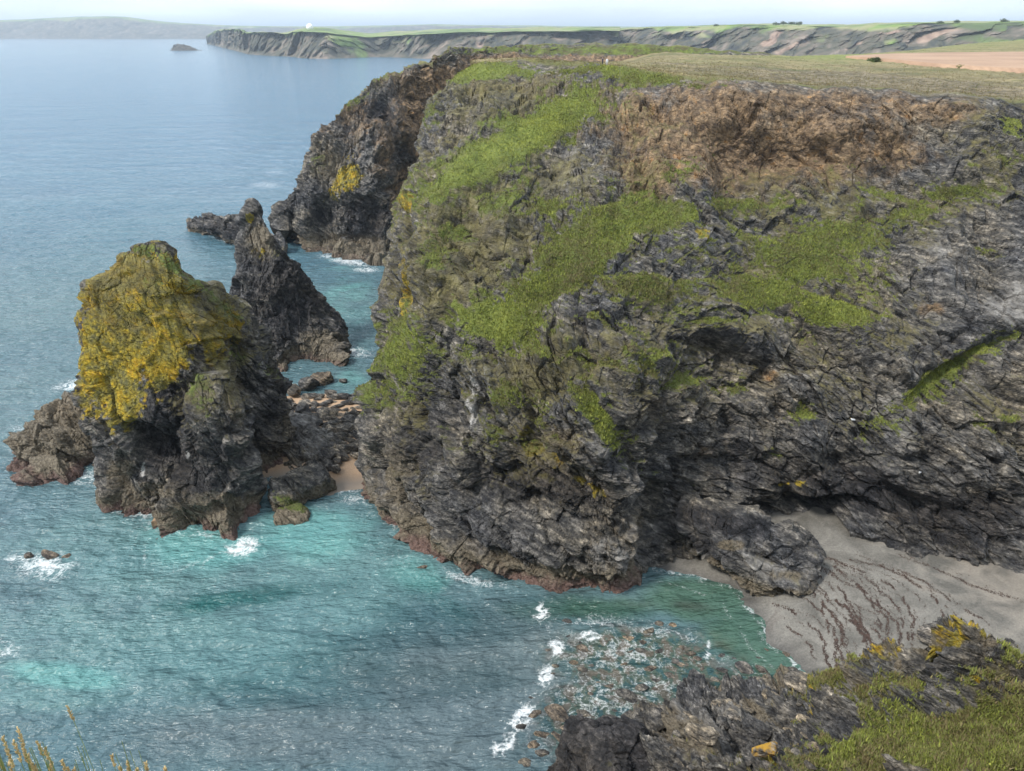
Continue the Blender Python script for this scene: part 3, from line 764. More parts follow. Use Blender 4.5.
    tanm = blobs(px, py, [(400, 470, 32, 40, 10, .65), (900, 180, 60, 20, 0, .5), (640, 545, 30, 30, 0, .55), (530, 380, 40, 20, 0, .5), (560, 440, 50, 20, 0, .6), (600, 500, 40, 10, 30, .5), (480, 215, 60, 30, 0, .5), (550, 90, 60, 24, 0, .6), (440, 130, 30, 30, 0, .5)])
    white = blobs(px, py, [(470, 400, 7, 40, 8, .8), (462, 440, 12, 20, 20, .55), (492, 380, 5, 20, 0, .6), (480, 360, 6, 10, 0, .5), (545, 400, 4, 16, -20, .55)])
    black = blobs(px, py, [(540, 490, 90, 26, 10, .75), (590, 320, 30, 14, 10, .8), (700, 540, 60, 30, 0, .5), (860, 490, 70, 30, 10, 1.0), (960, 515, 80, 40, 0, .85), (420, 440, 40, 60, 0, .6), (620, 500, 40, 50, 0, .5), (760, 460, 90, 40, 20, .55), (500, 470, 80, 30, 0, .5), (640, 400, 70, 30, 20, .45), (660, 340, 24, 20, 0, .6), (720, 270, 14, 8, 0, .7), (680, 500, 40, 50, 0, .4), (430, 420, 40, 40, 0, .45), (560, 345, 14, 14, 0, .6), (640, 240, 6, 6, 0, .6)])
    mossf = blobs(px, py, [(470, 230, 80, 100, 10, .78), (540, 200, 80, 60, 0, .6), (560, 370, 130, 45, 0, .7), (700, 330, 120, 60, 0, .45), (850, 210, 120, 40, 0, .62), (500, 110, 90, 40, 0, .6), (820, 300, 90, 60, 0, .6), (990, 150, 50, 50, 0, .6), (990, 400, 40, 40, 0, .45), (860, 400, 50, 40, 0, .42), (530, 440, 60, 40, 0, .5), (640, 180, 60, 80, 0, .45), (410, 400, 30, 60, 0, .4)])
    L_ = dict(moss=mossf, grass=grass_soft * face, earth=earth * face, lichen=lich, pale=pale, tan=tanm, white=white, black=black, pink=np.where(px < 640, 1.0, 0.25))
    zt = P2[..., 2] + np.where(px > 640, 3.0 + (px - 640) * 0.05, 0.0)
    m1, m2, g, mo = masks_of(P2, N2, L_, z0=zt, tide=(4.2, 1.25))
    # the clifftop turf: green near the brink, heathy beyond
    dist_in = np.clip(vrow - 8.0, 0, 10)
    m1[..., 0] = np.maximum(m1[..., 0], sstep(0.0, 0.1, vrow - 8.02 + 0.10 * fbm(P / 4, 3)))
    for k in (1, 2, 3): m1[..., k] *= (1 - top)
    m2 = m2 * (1 - top[..., None])
    # m3: heath, dry field grass, bright
    heath = sstep(0.35, 0.65, blobs(px, py, [(900, 85, 170, 12, 4, .9), (700, 70, 120, 8, 4, .55), (560, 55, 100, 5, 0, .5)]) + 0.3 * fbm(P / 12.0, 4)) * top
    dry = sstep(0.3, 0.7, 0.45 + 0.6 * fbm(P / 18.0 + 20, 4)) * top
    bright = blobs(px, py, [(515, 142, 98, 20, -29, 1.0), (500, 322, 50, 26, 5, .9), (952, 372, 68, 12, -33, 1), (402, 352, 30, 36, 10, .7), (830, 300, 60, 30, 0, .75), (1012, 128, 16, 18, 0, .6), (608, 428, 44, 14, 52, .7), (480, 75, 50, 8, -6, .9), (640, 66, 70, 4, 0, .7), (640, 220, 60, 20, 0, .5)])
    green_in = blobs(px, py, [(840, 56, 60, 4, 0, 1), (960, 42, 90, 7, -3, .6)]) * top
    bright = np.maximum(bright * face, green_in)
    m3 = np.stack([heath, np.maximum(dry * top, mo * face), bright, top], -1)
    me = raw_mesh('headland', P2, grid_faces(nu, nv) if sgn > 0 else grid_faces(nu, nv)[:, ::-1], attrs={'m1': m1, 'm2': m2, 'm3': m3})
    o = put('headland', me, MAT_LAND, loc=(20, 110, 0))
    tag(o, kind='structure')
    inview = (px > -20) & (px < 1045) & (py > 30)
    TUFTS.append(('slope', P2, N2, g * inview * face, bright))
    TUFTS.append(('top', P2, N2, inview * top * (P2[..., 1] < 260), bright))
    return P2

def land_mat(scale=1.0, bd=0.10):
    m = rock_mat('headland_rock_and_turf', scale=scale, bumpd=bd)
    t = m.node_tree
    b = [n for n in t.nodes if n.type == 'BSDF_PRINCIPLED'][0]
    src = b.inputs['Base Color'].links[0].from_socket
    he, dr, br, top = attr(t, 'm3')
    pos = position(t)
    g1, _, _, _ = attr(t, 'm1')
    n = noise(t, pos, 0.5, 6, 0.7)
    n5 = noise(t, pos, 0.06, 5, 0.6)
    topc = ramp(t, n5, [(0.32, (0.10, 0.11, 0.035)), (0.44, (0.19, 0.155, 0.07)), (0.56, (0.29, 0.235, 0.12)), (0.68, (0.15, 0.155, 0.05))])
    topc = mixc(t, 0.8, topc, ramp(t, n, [(0.3, (0.55, 0.58, 0.5)), (0.7, (1.4, 1.35, 1.3))]), 'MULTIPLY')
    hc = ramp(t, n, [(0.36, (0.055, 0.045, 0.027)), (0.5, (0.15, 0.12, 0.07)), (0.62, (0.27, 0.22, 0.14))])
    moss = ramp(t, n, [(0.34, (0.05, 0.042, 0.02)), (0.5, (0.12, 0.102, 0.038)), (0.60, (0.20, 0.175, 0.06)), (0.72, (0.28, 0.24, 0.12))])
    mf = mth(t, 'MULTIPLY', mth(t, 'MULTIPLY', dr, mth(t, 'SUBTRACT', 1.0, g1)), mth(t, 'SUBTRACT', 1.0, top))
    src = mixc(t, mth(t, 'MULTIPLY', mf, 0.75), src, moss)
    c = mixc(t, mth(t, 'MULTIPLY', top, mth(t, 'ADD', 0.75, mth(t, 'MULTIPLY', dr, 0.25))), src, topc)
    c = mixc(t, mth(t, 'MULTIPLY', he, 0.85), c, hc)
    brc = ramp(t, n, [(0.3, (0.10, 0.13, 0.025)), (0.5, (0.16, 0.20, 0.035)), (0.68, (0.30, 0.33, 0.07))])
    c = mixc(t, mth(t, 'MULTIPLY', mth(t, 'MULTIPLY', br, g1), 0.8), c, brc)
    L(t, c, b.inputs['Base Color'])
    return m
MAT_LAND = land_mat()
HEAD = build_headland()

# ------------------------------------------------------------------ the dark promontory behind
def build_promontory():
    #      base(px,py)   mid1 (px,py,Y)     mid2 (px,py,Y)     ridge (px,py,Y)
    cols = [
        ((284, 230), (284, 216, 233), (285, 208, 235), (286, 203, 237)),
        ((294, 238), (295, 212, 233), (299, 194, 237), (308, 182, 240)),
        ((304, 248), (306, 222, 229), (312, 185, 234), (314, 150, 243)),
        ((322, 252), (324, 225, 228), (330, 170, 235), (330, 121, 248)),
        ((345, 257), (347, 225, 228), (352, 160, 236), (355, 101, 252)),
        ((368, 262), (372, 225, 229), (377, 155, 238), (375, 89, 257)),
        ((386, 262), (388, 215, 232), (392, 150, 244), (402, 75, 262)),
        ((398, 250), (400, 200, 240), (410, 140, 254), (424, 62, 268)),
        ((412, 235), (416, 180, 248), (428, 120, 262), (450, 55, 276)),
        ((440, 225), (445, 160, 258), (460, 100, 270), (485, 51, 284)),
        ((480, 215), (485, 150, 262), (510, 95, 274), (530, 47.5, 292)),
        ((540, 215), (550, 150, 262), (570, 95, 276), (580, 46.5, 300)),
        ((610, 215), (620, 150, 262), (640, 95, 280), (650, 48.5, 300)),
        ((680, 215), (700, 150, 262), (720, 95, 280), (725, 53.0, 300)),
        ((760, 215), (780, 150, 262), (800, 95, 280), (800, 60.0, 300)),
    ]
    C = []
    for b, a1, a2, r in cols:
        B = pZ(b[0], b[1], 0); R = pY(*r)
        C.append([(B[0], B[1] + 1, -5), B, pY(*a1), pY(*a2), R, (R[0] + 1, R[1] + 9, R[2] - 0.3 if b[0] > 400 else R[2] - 6), (R[0] + 3, R[1] + 45, R[2] - (1.5 if b[0] > 400 else 26)), (R[0] + 4, R[1] + 110, R[2] - (12 if b[0] > 400 else 45)), (R[0] + 6, R[1] + 200, -5)])
    first = [(p[0] - 3, p[1] + 4, min(p[2] - 6, -2)) for p in C[0]]
    C.insert(0, first)
    C = np.array(C)
    tu = dens([6, 26, 30, 34, 44, 42, 34, 32, 36, 44, 50, 50, 50, 40, 30])
    tv = dens([4, 90, 110, 110, 22, 16, 10, 6])
    P = loft(C, tu, tv)
    px, py = proj(P)
    vrow = np.broadcast_to(tv[None, :], P.shape[:2])
    Nn = normals(P); sgn = -1.0 if Nn[len(tu) // 2, 100, 1] > 0 else 1.0; Nn = Nn * sgn
    d = rock_disp(P, 1.15, 1.2, frame_of((0.6, -0.5, 0.5)))
    edge = sstep(5.2, 4.6, vrow)
    d = d - d.mean()
    P2 = P + Nn * (d * (0.1 + 0.9 * edge) * (0.22 + 0.78 * sstep(520, 420, px)))[..., None]
    rel = bsum(px, py, [(405, 190, 9, 40, 0, 10), (352, 120, 14, 12, 20, 4), (318, 190, 8, 14, 0, -3), (350, 190, 30, 12, -10, -3), (365, 225, 24, 14, 0, -3), (385, 120, 10, 40, -10, 3), (398, 110, 8, 40, -20, -2), (350, 240, 30, 6, 0, 3)])
    P2[..., 1] += rel * edge
    N2 = normals(P2) * sgn
    Lx = dict(grass=blobs(px, py, [(355, 104, 34, 4, -28, .62), (320, 160, 6, 12, 0, .5), (640, 50, 120, 4, 0, .9), (500, 50, 60, 3, -5, .7), (380, 84, 20, 3, -25, .6)]) + sstep(4.1, 4.4, vrow) * 0.8,
              earth=blobs(px, py, [(425, 130, 28, 60, -25, 1.0), (440, 85, 50, 26, -10, 1.0), (385, 150, 20, 40, 0, .6), (350, 130, 40, 40, 0, .5), (399, 195, 10, 30, 5, 1.1), (600, 58, 90, 4.5, 0, .9), (500, 60, 60, 8, 0, .9), (345, 175, 12, 12, 0, .5), (340, 250, 60, 5, 0, .3)]),
              lichen=blobs(px, py, [(348, 176, 12, 15, 20, .85), (338, 190, 16, 8, -30, .6), (346, 150, 12, 10, 0, .4)]),
              tan=blobs(px, py, [(330, 165, 22, 36, 0, .6), (355, 140, 26, 26, 0, .45), (360, 250, 50, 6, 0, .8), (290, 225, 12, 14, 0, .4)]),
              pale=blobs(px, py, [(360, 155, 26, 24, 0, .5)]),
              black=blobs(px, py, [(372, 118, 20, 16, 30, .8), (368, 215, 34, 20, 0, .8), (320, 215, 18, 16, 0, .6), (290, 212, 12, 12, 0, .6), (395, 150, 12, 30, 0, .6), (430, 90, 30, 20, 0, .35)]),
              pink=0.4)
    m1, m2, g, mo = masks_of(P2, N2, Lx, tide=(5.5, 1.2))
    top = sstep(4.15, 4.5, vrow)
    m3 = np.stack([top * 0.3, np.maximum(top, mo * 0.8), 0 * top, top], -1)
    me = raw_mesh('promontory', P2, grid_faces(*P.shape[:2]) if sgn > 0 else grid_faces(*P.shape[:2])[:, ::-1], attrs={'m1': m1, 'm2': m2, 'm3': m3})
    tag(put('promontory', me, MAT_LAND, loc=(-30, 250, 0)), kind='structure')
build_promontory()

# ------------------------------------------------------------------ the near grassy spur at bottom right, and the cliff under the camera
def build_spur():
    crest = [(560, 800, -1.5), (640, 742, 0.5), (690, 713, 4), (745, 712, 5.5), (768, 698, 7), (805, 688, 9.5), (850, 668, 13.5), (900, 652, 18), (935, 640, 21.5), (965, 633, 24), (1000, 641, 24.5), (1040, 643, 26), (1120, 650, 29), (1260, 660, 33), (1420, 670, 36)]
    botz = [-1.5, 2.5, 6.5, 9.5, 11, 13, 16, 19, 20.8, 22, 23.2, 24.2, 26, 29, 31]
    C = []
    for (x, y, z), bz in zip(crest, botz):
        cr_ = pZ(x, y, z)
        yb = max(771, y + 40)
        bt = pZ(x, yb, bz)
        mid = tuple(0.5 * (a + c) for a, c in zip(cr_, bt))
        mid = (mid[0], mid[1], mid[2] + (0.2 if x < 800 else -0.6))
        lo = pZ(x, 850, bz - 0.5 if x < 800 else bz + 0.5)
        lo2 = (lo[0] * 0.8, 18.0, 31.0)
        C.append([(cr_[0] + 1.5, cr_[1] + 9 + z * 0.35, -3), (cr_[0] + 0.6, cr_[1] + 3 + z * 0.12, z * 0.5), cr_, mid, bt, lo, lo2])
    C = np.array(C)
    tu = dens([30, 60, 70, 45, 55, 65, 65, 55, 50, 50, 50, 40, 24, 12])
    tv = dens([20, 60, 110, 110, 40, 12])
    P = loft(C, tu, tv)
    px, py = proj(P)
    Nn = normals(P); sgn = 1.0 if Nn[len(tu) // 2, 150, 2] > 0 else -1.0; Nn = Nn * sgn
    GR = [(940, 745, 105, 30, -12, 1.2), (870, 750, 40, 20, 0, 1.0), (1015, 712, 30, 16, -20, .9), (830, 675, 34, 8, -12, .9), (905, 690, 26, 12, -20, .7), (995, 675, 22, 10, 0, .75), (870, 690, 30, 8, -10, .7), (800, 715, 14, 6, 0, .6), (823, 740, 10, 10, 0, .8), (1015, 655, 12, 8, 0, .7), (960, 765, 150, 14, 0, 1.2)]
    gs = blobs(px, py, GR); gsm = sstep(0.4, 0.75, gs)
    d = rock_disp(P * 1.7 + 20, 1.25, 0.8, frame_of((0.5, 0.4, 0.75))) * 0.62
    d = d - d.mean()
    fb, fe = facet(bed(P * 1.0, 3.2, 0.55, frame_of((-0.35, 0.35, 0.87))))
    d = d + 0.9 * fb - 0.5 * sstep(0.10, 0, fe)
    fb, fe = facet(bed(P + 7, 1.2, 0.5, frame_of((-0.35, 0.35, 0.87))))
    d = d + 0.34 * fb - 0.15 * sstep(0.10, 0, fe)
    d = d + 0.10 * facet(bed(P * 1.0, 0.5, 0.4))[0]
    P2 = P + Nn * (d * (1 - 0.75 * gsm))[..., None]
    P2[..., 2] -= bsum(px, py, [(958, 646, 24, 12, 0, -1.3), (905, 655, 14, 8, 0, -.5), (1000, 662, 18, 10, 30, -1.0), (960, 695, 24, 14, 20, -1.1), (935, 668, 14, 20, 0, 1.1), (820, 700, 30, 8, -30, 0.9), (770, 730, 12, 34, -20, .9), (735, 735, 10, 30, -50, 0.8), (700, 745, 40, 24, 40, -.6), (790, 750, 20, 20, 0, .9), (766, 752, 9, 9, 0, -.7), (1024, 720, 10, 10, 0, -0.6)])
    P2[..., 2] += gsm * (0.22 * fbm(P / 1.7, 3) + 0.16 * perlin(P / 0.5))
    # keep it clear of the picture below the frame
    N2 = normals(P2) * sgn
    Lx = dict(grass=gs, lichen=blobs(px, py, [(952, 648, 14, 10, -30, .95), (940, 655, 10, 8, 0, .8), (970, 640, 16, 6, 0, .7), (768, 752, 9, 9, 0, 1.2), (755, 765, 8, 5, 0, .8), (812, 682, 5, 8, 0, .8), (797, 712, 8, 6, 0, .8), (985, 700, 14, 6, 0, .6), (870, 662, 40, 4, -14, .55), (795, 695, 22, 6, -10, .5), (1020, 650, 10, 5, 0, .8)]),
              pale=blobs(px, py, [(700, 740, 60, 26, 20, .75), (745, 716, 24, 10, 0, .9), (855, 690, 28, 20, 0, .75), (950, 690, 20, 16, 0, .5), (1024, 720, 8, 8, 0, .9), (770, 755, 12, 12, 0, .8)]),
              tan=blobs(px, py, [(690, 745, 50, 24, 30, .7), (870, 690, 26, 20, 0, .6), (990, 650, 24, 10, 0, .6), (760, 710, 30, 8, 0, .7), (920, 650, 60, 8, -10, .6)]),
              black=blobs(px, py, [(800, 755, 40, 26, 0, .6), (830, 712, 24, 14, 0, .5), (975, 675, 24, 20, 0, .55), (735, 740, 10, 30, -50, .6)]), pink=0.0)
    m1, m2, g, mo = masks_of(P2, N2, Lx, tide=(0.6, 0.3))
    m3 = np.stack([0 * g, np.maximum(0.6 * sstep(-.2, .4, fbm(P / 2.5, 3)) * g, mo * (1 - g)), blobs(px, py, [(880, 735, 50, 24, 0, .45), (960, 760, 50, 16, 0, .4)]), 0.35 * g], -1)
    me = raw_mesh('spur', P2, grid_faces(*P.shape[:2]) if sgn > 0 else grid_faces(*P.shape[:2])[:, ::-1], attrs={'m1': m1, 'm2': m2, 'm3': m3})
    global SPUR, SPX, SPY
    SPUR = P2; SPX, SPY = [a.ravel() for a in proj(P2)]
    tag(put('grassy_spur', me, land_mat(1.35, 0.07), loc=(20, 38, 10)), kind='structure')
    inview = (px > -20) & (px < 1045) & (py < 790)
    TUFTS.append(('spur', P2, N2, g * inview, m3[..., 2]))
build_spur()

def build_near_cliff():
    xs = np.linspace(-70, 75, 150); vs = np.array([-60, -30, -10, -3, -1, 0, .35, .8, 1.5, 3, 6, 10, 15, 20, 25, 30, 35, 40, 44.])
    X, Y = np.meshgrid(xs, vs, indexing='ij')
    z = np.where(Y < 0.35, 58.4, 58.4 - 1.52 * (Y - 0.35) - 0.3)
    q = np.stack([X, Y, 0 * X], -1)
    z = z - np.abs(fbm(q / 9.0, 4)) * 2.0 * sstep(1, 12, Y) + 0.5 * fbm(q / 15.0, 3) * sstep(-1, -20, Y)
    z = np.maximum(z, -4)
    P = np.stack([X, Y, z], -1)
    Nn = normals(P)
    Nn = Nn * np.sign(Nn[..., 2:3])
    m1 = np.zeros(P.shape[:2] + (4,)); m1[..., 0] = sstep(0.2, 0.5, sstep(40, 0, Y) + 0.5 * fbm(P / 3, 3))
    m2 = np.zeros_like(m1); m3 = np.zeros_like(m1); m3[..., 1] = .5; m3[..., 3] = m1[..., 0] * .6
    me = raw_mesh('near_cliff', P, grid_faces(len(xs), len(vs)), attrs={'m1': m1, 'm2': m2, 'm3': m3})
    tag(put('viewpoint_cliff', me, MAT_LAND), kind='structure')
build_near_cliff()

# ------------------------------------------------------------------ far coast
def far_mat():
    m, t, b = newmat('far_coast')
    pos = position(t)
    g, e, _, _ = attr(t, 'm1')
    n1 = noise(t, pos, 0.02, 7, 0.65, 0.5); n2 = noise(t, pos, 0.006, 5, 0.6)
    c = ramp(t, n1, [(0.36, (0.025, 0.028, 0.028)), (0.47, (0.065, 0.065, 0.042)), (0.56, (0.12, 0.10, 0.075)), (0.7, (0.25, 0.20, 0.16))])
    c = mixc(t, e, c, ramp(t, n1, [(0.4, (0.17, 0.115, 0.085)), (0.6, (0.34, 0.245, 0.185))]))
    c = mixc(t, g, c, ramp(t, n2, [(0.38, (0.07, 0.10, 0.035)), (0.48, (0.15, 0.22, 0.05)), (0.56, (0.24, 0.23, 0.12)), (0.66, (0.10, 0.17, 0.04))]))
    L(t, c, b.inputs['Base Color']); b.inputs['Roughness'].default_value = 0.9
    return m
MAT_FAR = far_mat()
def far_coast(name, cols, setback, relief, scale, inland, earth=(), grass=(), n=500, rise=0.0):
    """cols: (px, base py or None+Y, rim py)"""
    C = []
    for (x, Yb, yr) in cols:
        X0 = pxX(x, Yb, 0)
        R = pY(x, yr, Yb + setback)
        Z = R[2]
        M = (X0 * 0.7 + R[0] * 0.3, Yb + setback * 0.45, Z * 0.45)
        k = (Yb + setback * 1.9) / (Yb + setback)
        R2 = (R[0] * k, R[1] * k, Z + setback * 0.02)
        k = (Yb + inland) / (Yb + setback)
        C.append([(X0, Yb, -6), (X0, Yb + setback * 0.08, 1), M, R, R2, (R[0] * k, R[1] * k, pY(x, yr - rise * min(1, max(0, (x - 290) / 30)), R[1] * k)[2]), (R[0] * k * 1.1, R[1] * k * 1.1, -6)])
    C = np.array(C)
    tu = np.linspace(0, len(cols) - 1, n)
    tv = dens([3, 26, 34, 12, 10, 4])
    P = loft(C, tu, tv)
    px, py = proj(P)
    v = np.broadcast_to(tv[None], P.shape[:2])
    face = sstep(0.6, 1.5, v) * sstep(3.3, 2.7, v)
    q = P / scale
    q2 = q * np.array([1, 1, 0.35])
    r = (ridged(q2, 4) * 0.6 + 0.8 * fbm(q * 0.6 + 3, 4)) * relief
    P2 = P.copy()
    P2[..., 1] += r * face * 2.2
    P2[..., 2] += r * face * 0.25 + relief * 0.12 * fbm(P / (scale * 1.5), 3) * sstep(2.6, 3.2, v)
    m1 = np.zeros(P.shape[:2] + (4,))
    up = sstep(2.75, 2.95, v + 0.45 * fbm(P / scale, 4))
    m1[..., 0] = np.maximum(up, sstep(0.4, 0.6, blobs(px, py, grass) + 0.3 * fbm(P / scale * 2, 4)) * 0.9)
    m1[..., 1] = sstep(0.4, 0.6, blobs(px, py, earth) + 0.35 * fbm(P / scale * 1.5 + 9, 4)) * (1 - up)
    Nn = normals(P2)
    sg = Nn[n // 2, 30, 1] > 0
    me = raw_mesh(name, P2, grid_faces(*P.shape[:2])[:, ::-1] if sg else grid_faces(*P.shape[:2]), attrs={'m1': m1})
    tag(put(name, me, MAT_FAR, loc=(float(P[:, 0, 0].mean()), float(P[:, 0, 1].mean()), 0)), kind='structure')

far_coast('distant_hill', [(-260, 9500, 24), (-120, 9500, 22.5), (-40, 9500, 22), (20, 9500, 20.8), (60, 9400, 19), (95, 9300, 18), (125, 9300, 18.4), (150, 9300, 21.5), (185, 9300, 24.5), (230, 9200, 26.5), (290, 9000, 27.5), (360, 9000, 27), (430, 9000, 25.5), (470, 9000, 26), (560, 9000, 27), (700, 9000, 28.5)], 500, 60, 420, 3500, n=700)
far_coast('coast_headland', [(206, 4900, 37), (211, 4600, 34), (219, 3900, 31), (236, 3000, 30.5), (246, 2600, 33.5), (262, 2420, 33.8), (285, 2320, 34.5), (300, 2180, 31.8), (322, 2100, 32.6), (345, 2150, 35.2), (366, 2220, 37.5), (378, 2250, 37.2), (400, 2200, 36), (425, 2100, 34.8), (460, 2050, 33.6), (500, 2000, 33), (540, 1950, 32.6), (620, 1900, 32)], 110, 42, 85, 1300,
          earth=[(480, 45, 6, 6, 0, .6), (340, 55, 10, 4, 20, .3)], grass=[(345, 42, 26, 6, 20, .8), (320, 52, 12, 6, 0, .45), (355, 52, 14, 6, 30, .6), (400, 42, 20, 5, 0, .5)], n=700, rise=3.6)
far_coast('coast_cliffs', [(505, 2300, 36), (530, 2250, 35.5), (545, 2200, 33.2), (575, 2150, 32.2), (610, 2100, 31.2), (650, 2000, 30.0), (700, 1900, 28.5), (760, 1750, 27.2), (800, 1680, 27.8), (850, 1600, 27.8), (900, 1500, 26.2), (950, 1450, 25.2), (1024, 1350, 25.0), (1120, 1250, 24), (1250, 1150, 23)], 150, 34, 75, 1200,
          earth=[(772, 42, 26, 5, -35, .7), (790, 50, 26, 4, -30, .6), (862, 47, 22, 4, -20, .7), (955, 36, 24, 4, -28, .75), (1010, 33, 24, 3, -10, .5), (900, 33, 50, 3, 0, .45), (700, 44, 30, 4, -35, .4)], grass=[(900, 45, 30, 8, 30, .5), (830, 42, 14, 8, -20, .45), (1000, 42, 50, 6, 0, .6), (700, 36, 60, 5, 0, .5), (800, 38, 50, 5, 20, .45)], n=800, rise=0.8)

def build_field():
    pts = [(845, 58.5), (880, 56.2), (930, 54.6), (980, 54.0), (1060, 53.0), (1180, 52.0)]
    pts2 = [(845, 58.5), (880, 61), (930, 66.5), (980, 70.5), (1060, 74), (1180, 77)]
    def ground(x, y):
        lo, hi = 110.0, 600.0
        best = None
        for Y in np.linspace(120, 600, 1200):
            a = pY(x, y, Y)
            if a[2] <= float(Hp(np.array(a[0]), np.array(Y))) + 0.0:
                best = a; break
        return best or pY(x, y, 420)
    A = np.array([ground(*p) for p in pts]); B = np.array([ground(*p) for p in pts2])
    t_ = np.linspace(0, len(A) - 1, 160)
    A, B = cr1(A, t_), cr1(B, t_)
    s = np.linspace(0, 1, 60)[None, :, None]
    P = A[:, None] * (1 - s) + B[:, None] * s
    P[..., 2] = Hp(P[..., 0], P[..., 1]) + 0.75
    P[:, 0, 2] -= 1.6; P[:, -1, 2] -= 1.6; P[0, :, 2] -= 1.6
    me = raw_mesh('field', P, grid_faces(160, 60)[:, ::-1], smooth=True)
    Nn = normals(P)
    if Nn[80, 30, 2] > 0: me.flip_normals()
    m, t, b = newmat('bare_soil')
    pos = position(t)
    n = noise(t, pos, 0.05, 5, 0.6); n2 = noise(t, pos, 1.5, 4, 0.6)
    wv = N(t, 'ShaderNodeTexWave', i_Scale=0.25, i_Distortion=1.0); wv.bands_direction = 'X'; L(t, pos, wv.inputs['Vector'])
    c = ramp(t, n, [(0.35, (0.28, 0.175, 0.11)), (0.65, (0.38, 0.25, 0.16))])
    c = mixc(t, 0.3, c, ramp(t, n2, [(0.3, (0.7, 0.7, 0.7)), (0.7, (1.3, 1.3, 1.3))]), 'MULTIPLY')
    c = mixc(t, 0.12, c, wv.outputs[0], 'MULTIPLY')
    L(t, c, b.inputs['Base Color']); b.inputs['Roughness'].default_value = 0.95
    tag(put('ploughed_field', me, m), kind='structure')
build_field()

# ================================================================== SEA STACKS AND ROCKS
def rock_loft(name, levels, label, cat, nth=260, nz=220, amp=1.0, big=1.0, masks=None, tide=(4.5, 1.2), extra=(), seed=0, fr=FR, group=None, sq=2.6, mat=None, smooth=None):
    """levels: (z, (pxA,pyA), (pxB,pyB), halfwidth) = ends of the long axis at that height"""
    Vs, Fs, M1, M2, M3, off = [], [], [], [], [], 0
    for lv, (a_, z_) in [(levels, (nth, nz))] + [(e, (max(60, nth * 2 // 3), max(50, nz * 2 // 3))) for e in extra]:
        C = []
        th = np.arange(16) / 16 * 2 * math.pi
        for (z, A, B, hw) in lv:
            A = np.array(pZ(A[0], A[1], z)); B = np.array(pZ(B[0], B[1], z))
            c = (A + B) / 2; ax = (B - A)[:2]; hl = np.linalg.norm(ax) / 2 + 1e-6; ax = ax / (2 * hl)
            nx = np.array([-ax[1], ax[0]])
            ct, s_ = np.cos(th), np.sin(th)
            uu = np.sign(ct) * np.abs(ct) ** (2 / sq) * hl; vv = np.sign(s_) * np.abs(s_) ** (2 / sq) * hw
            C.append(np.stack([c[0] + ax[0] * uu + nx[0] * vv, c[1] + ax[1] * uu + nx[1] * vv, np.full(16, z)], -1))
        C = np.array(C)                                   # (levels,16,3)
        zz = cr1(C, np.linspace(0, len(lv) - 1, z_))
        ring = np.concatenate([zz[:, -2:], zz, zz[:, :3]], 1)
        tt = 2 + np.arange(a_) / a_ * 16
        P = cr1(np.swapaxes(ring, 0, 1), tt)              # (a_, z_, 3)
        Pw = np.concatenate([P[-2:], P, P[:2]], 0)
        Nn = normals(Pw)[2:-2]
        ctr = P.mean(axis=0, keepdims=True)
        if (Nn * (P - ctr)).sum(-1).mean() < 0: Nn = -Nn
        tip = sstep(1.0, 0.80, np.linspace(0, 1, z_))[None, :]
        sc_ = np.minimum(1, np.linalg.norm(P - ctr, axis=-1) / 4.5)
        Q = P + seed * 13.7
        d = rock_disp(Q, amp, big, fr)
        d = d - d.mean()
        px0, py0 = proj(P)
        sm = sstep(0.3, 0.7, blobs(px0, py0, smooth)) if smooth else 0.0
        d = d * (0.12 + 0.88 * sc_) * (1 - 0.62 * sm)
        P2 = P + Nn * d[..., None]
        P2w = np.concatenate([P2[-2:], P2, P2[:2]], 0)
        N2 = normals(P2w)[2:-2]
        if (N2 * (P2 - ctr)).sum(-1).mean() < 0: N2 = -N2
        px, py = proj(P2)
        Lx = {k: (blobs(px, py, v) if isinstance(v, list) else v) for k, v in (masks or {}).items()}
        # lichen and turf of the lit faces also occur in drifts on the hidden sides
        m1, m2, g, mo = masks_of(P2, N2, Lx, tide=tide)
        Fs.append(grid_faces(a_, z_, wrap=True) + off)
        Vs.append(P2.reshape(-1, 3)); M1.append(m1.reshape(-1, 4)); M2.append(m2.reshape(-1, 4))
        # cap
        capi = off + np.arange(a_) * z_ + z_ - 1
        off += a_ * z_
        top = P2[:, -1].mean(0)
        Vs.append(top[None]); M1.append(m1[:1, -1].reshape(1, 4)); M2.append(m2[:1, -1].reshape(1, 4))
        Fs.append(('cap', np.stack([capi, np.roll(capi, -1), np.full(a_, off)], -1)))
        off += 1
        TUFTS_STACK.append((P2, N2, g)); M3.append(np.stack([0 * mo, mo, 0 * mo, 0 * mo], -1).reshape(-1, 4)); M3.append(np.zeros((1, 4)))
    quads = np.concatenate([f for f in Fs if not isinstance(f, tuple)])
    tris = np.concatenate([f[1] for f in Fs if isinstance(f, tuple)])
    V = np.concatenate(Vs)
    m3 = np.concatenate(M3)
    me = raw_mesh(name, V, quads, tris, attrs={'m1': np.concatenate(M1), 'm2': np.concatenate(M2), 'm3': m3})
    bm = bmesh.new(); bm.from_mesh(me); bmesh.ops.recalc_face_normals(bm, faces=bm.faces); bm.to_mesh(me); bm.free()
    o = put(name, me, mat or MAT_LAND, loc=(float(V[:, 0].mean()), float(V[:, 1].mean()), 0.0))
    return tag(o, label, cat, group)
TUFTS_STACK = []
def lv(z, a, b, Yc, hw):
    """level given by its left/right picture columns at depth Yc"""
    Xa, Xb = pxX(a, Yc, z), pxX(b, Yc, z)
    pa, pb = proj(np.array([Xa, Yc, z])), proj(np.array([Xb, Yc, z]))
    return (z, pa, pb, hw)
FRS = frame_of((0.85, -0.1, 0.45))
